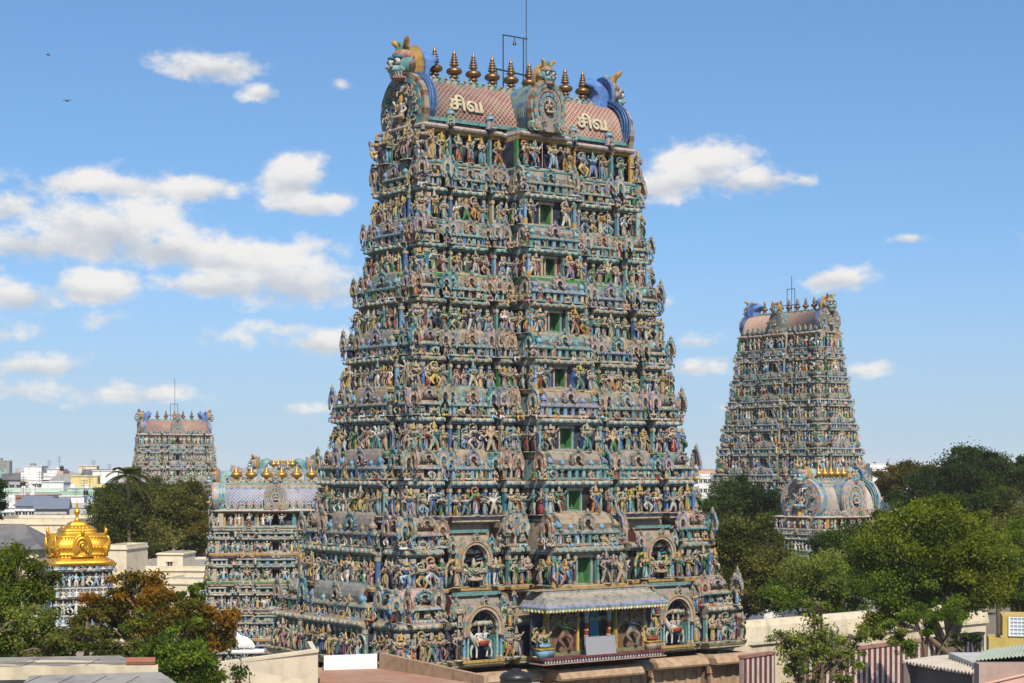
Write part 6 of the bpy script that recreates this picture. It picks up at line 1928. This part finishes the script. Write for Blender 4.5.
# clear air overhead is deeper blue: the atmosphere is looked up somewhat higher than the ray points
cmb = N(nt, 'ShaderNodeCombineXYZ'); L(X_, cmb.inputs[0]); L(Y_, cmb.inputs[1]); L(M('ADD', M('MULTIPLY', M('MAXIMUM', Z_, 0.0), SKY_LIFT), SKY_BASE), cmb.inputs[2])
nrm = N(nt, 'ShaderNodeVectorMath', operation='NORMALIZE'); L(cmb.outputs[0], nrm.inputs[0])
sky = N(nt, 'ShaderNodeTexSky', sky_type='NISHITA'); sky.sun_disc = False
sky.sun_elevation = R(SUN_EL); sky.sun_rotation = R(SUN_AZ); sky.air_density = 1.0; sky.dust_density = .4; sky.ozone_density = 3.0; sky.altitude = 100
L(nrm.outputs[0], sky.inputs[0])
hs = N(nt, 'ShaderNodeHueSaturation'); hs.inputs['Saturation'].default_value = SKY_SAT; hs.inputs['Value'].default_value = SKY_VAL; L(sky.outputs[0], hs.inputs['Color'])
AZ = M('ARCTAN2', X_, Y_); EL = M('ARCSINE', Z_)
# dusty air low over the town greys the blue
gz = N(nt, 'ShaderNodeMapRange', interpolation_type='SMOOTHSTEP'); L(EL, gz.inputs[0])
gz.inputs[1].default_value = R(7.5); gz.inputs[2].default_value = R(-1); gz.inputs[3].default_value = 0; gz.inputs[4].default_value = .72
gm = N(nt, 'ShaderNodeMix', data_type='RGBA'); L(gz.outputs[0], gm.inputs[0]); L(hs.outputs[0], gm.inputs[6]); gm.inputs[7].default_value = (3.5, 4.1, 4.55, 1)
skyc = gm.outputs[2]
# cumulus: banks placed round the sky by bearing and height, ragged by noise
nv = N(nt, 'ShaderNodeCombineXYZ'); L(AZ, nv.inputs[0]); L(M('MULTIPLY', EL, 1.5), nv.inputs[1])
n1 = N(nt, 'ShaderNodeTexNoise'); n1.inputs['Scale'].default_value = 30; n1.inputs['Detail'].default_value = 9; n1.inputs['Roughness'].default_value = .58; L(nv.outputs[0], n1.inputs['Vector'])
n2 = N(nt, 'ShaderNodeTexNoise'); n2.inputs['Scale'].default_value = 70; n2.inputs['Detail'].default_value = 6; n2.inputs['Roughness'].default_value = .6; L(nv.outputs[0], n2.inputs['Vector'])
CL = [(215, 68, 50, 15, 1), (262, 92, 17, 9, .9), (292, 180, 32, 24, 1.15), (305, 205, 42, 12, 1), (110, 186, 95, 13, .72), (195, 191, 38, 13, .9), (105, 232, 90, 32, 1.2), (180, 250, 60, 20, 1.1), (25, 245, 40, 20, 1.0), (10, 208, 26, 16, .8), (95, 288, 42, 18, 1.15), (20, 298, 40, 18, 1.0),
      (255, 262, 80, 26, 1.1), (300, 285, 70, 24, 1.05), (215, 285, 60, 14, 1), (325, 343, 36, 15, 1.0), (35, 366, 52, 13, .8), (132, 394, 55, 11, .65), (700, 168, 52, 22, 1.1), (755, 182, 52, 14, .95), (665, 185, 40, 16, 1), (805, 181, 14, 7, .8), (836, 280, 32, 13, 1.0), (695, 368, 36, 8, .8), (690, 341, 26, 8, .65),
      (668, 303, 12, 8, .7), (911, 238, 17, 5, .75), (866, 370, 26, 7, .62), (290, 408, 45, 6, .5), (340, 85, 10, 6, .6), (110, 320, 36, 11, .5), (285, 330, 36, 9, .45), (10, 390, 60, 12, .55), (250, 340, 60, 10, .35), (720, 408, 60, 7, .3),
      (-150, 250, 130, 40, 1), (-60, 330, 80, 20, .8), (1150, 240, 90, 24, .9), (1250, 330, 120, 18, .8)]
dens = None; low = None
for (px, py, rx, ry, k) in CL:
    a_ = math.atan2(px - 512, FOC); e_ = math.atan2(HOR - py, math.hypot(FOC, px - 512))
    dx = M('MULTIPLY', M('SUBTRACT', AZ, a_), FOC / rx / 1.12); dy = M('MULTIPLY', M('SUBTRACT', EL, e_), FOC / ry / 1.3)
    dyn = M('MAXIMUM', dy, M('MULTIPLY', dy, -1.25))          # flatter below than above
    d = M('MULTIPLY', M('SUBTRACT', 1.0, M('SQRT', M('ADD', M('MULTIPLY', dx, dx), M('MULTIPLY', dyn, dyn)))), k)
    d = M('MAXIMUM', M('SUBTRACT', d, .5 * max(0, 1 - k) ** 2), -1.0)
    lo = M('MULTIPLY', M('MAXIMUM', d, 0), dy)
    dens = d if dens is None else M('MAXIMUM', dens, d); low = lo if low is None else M('ADD', low, lo)
shape = M('ADD', dens, M('ADD', M('MULTIPLY', M('SUBTRACT', n1.outputs['Fac'], .5), 2.6), M('MULTIPLY', M('SUBTRACT', n2.outputs['Fac'], .5), .9)))
mr = N(nt, 'ShaderNodeMapRange', interpolation_type='SMOOTHSTEP'); L(shape, mr.inputs[0])
mr.inputs[1].default_value = -.15; mr.inputs[2].default_value = .60; mr.inputs[3].default_value = 0; mr.inputs[4].default_value = .94
alpha = M('MULTIPLY', mr.outputs[0], M('GREATER_THAN', dens, -.9))
br = N(nt, 'ShaderNodeMapRange', interpolation_type='SMOOTHSTEP'); L(M('ADD', low, M('MULTIPLY', M('SUBTRACT', n1.outputs['Fac'], .5), 1.3)), br.inputs[0])
br.inputs[1].default_value = -.38; br.inputs[2].default_value = .30; br.inputs[3].default_value = 0; br.inputs[4].default_value = 1
cc = N(nt, 'ShaderNodeMix', data_type='RGBA'); L(br.outputs[0], cc.inputs[0]); cc.inputs[6].default_value = (*[CLOUD * x for x in (.60, .64, .70)], 1); cc.inputs[7].default_value = (*[CLOUD * x for x in (1.0, .97, .93)], 1)
fin = N(nt, 'ShaderNodeMix', data_type='RGBA'); L(alpha, fin.inputs[0]); L(skyc, fin.inputs[6]); L(cc.outputs[2], fin.inputs[7])
L(fin.outputs[2], bg.inputs[0]); bg.inputs[1].default_value = SKY_STR
w.cycles.sampling_method = 'MANUAL'; w.cycles.sample_map_resolution = 1024

# ------------------------------------------------------------------ haze
if HAZE:
    hm = bpy.data.materials.new('haze_air'); hm.use_nodes = True
    h_nt = hm.node_tree; h_nt.nodes.clear()
    ho = N(h_nt, 'ShaderNodeOutputMaterial'); pv = N(h_nt, 'ShaderNodeVolumePrincipled')
    pv.inputs['Color'].default_value = (.93, .95, .98, 1); pv.inputs['Density'].default_value = HAZE; pv.inputs['Anisotropy'].default_value = 0
    h_nt.links.new(pv.outputs[0], ho.inputs['Volume'])
    g = Geo(); g.box(-4600, 4600, -700, 9100, -1.2, 66, 'white')
    h = g.build('haze', hm); tag(h, kind='stuff')

scene.view_settings.view_transform = 'Standard'; scene.view_settings.look = 'None'
scene.view_settings.exposure = .25; scene.view_settings.gamma = 1
try: scene.view_settings.use_curve_mapping = False
except Exception: pass
scene.cycles.max_bounces = 6; scene.cycles.diffuse_bounces = 2; scene.cycles.glossy_bounces = 2; scene.cycles.transmission_bounces = 3; scene.cycles.volume_bounces = 1; scene.cycles.transparent_max_bounces = 8
scene.cycles.use_denoising = True
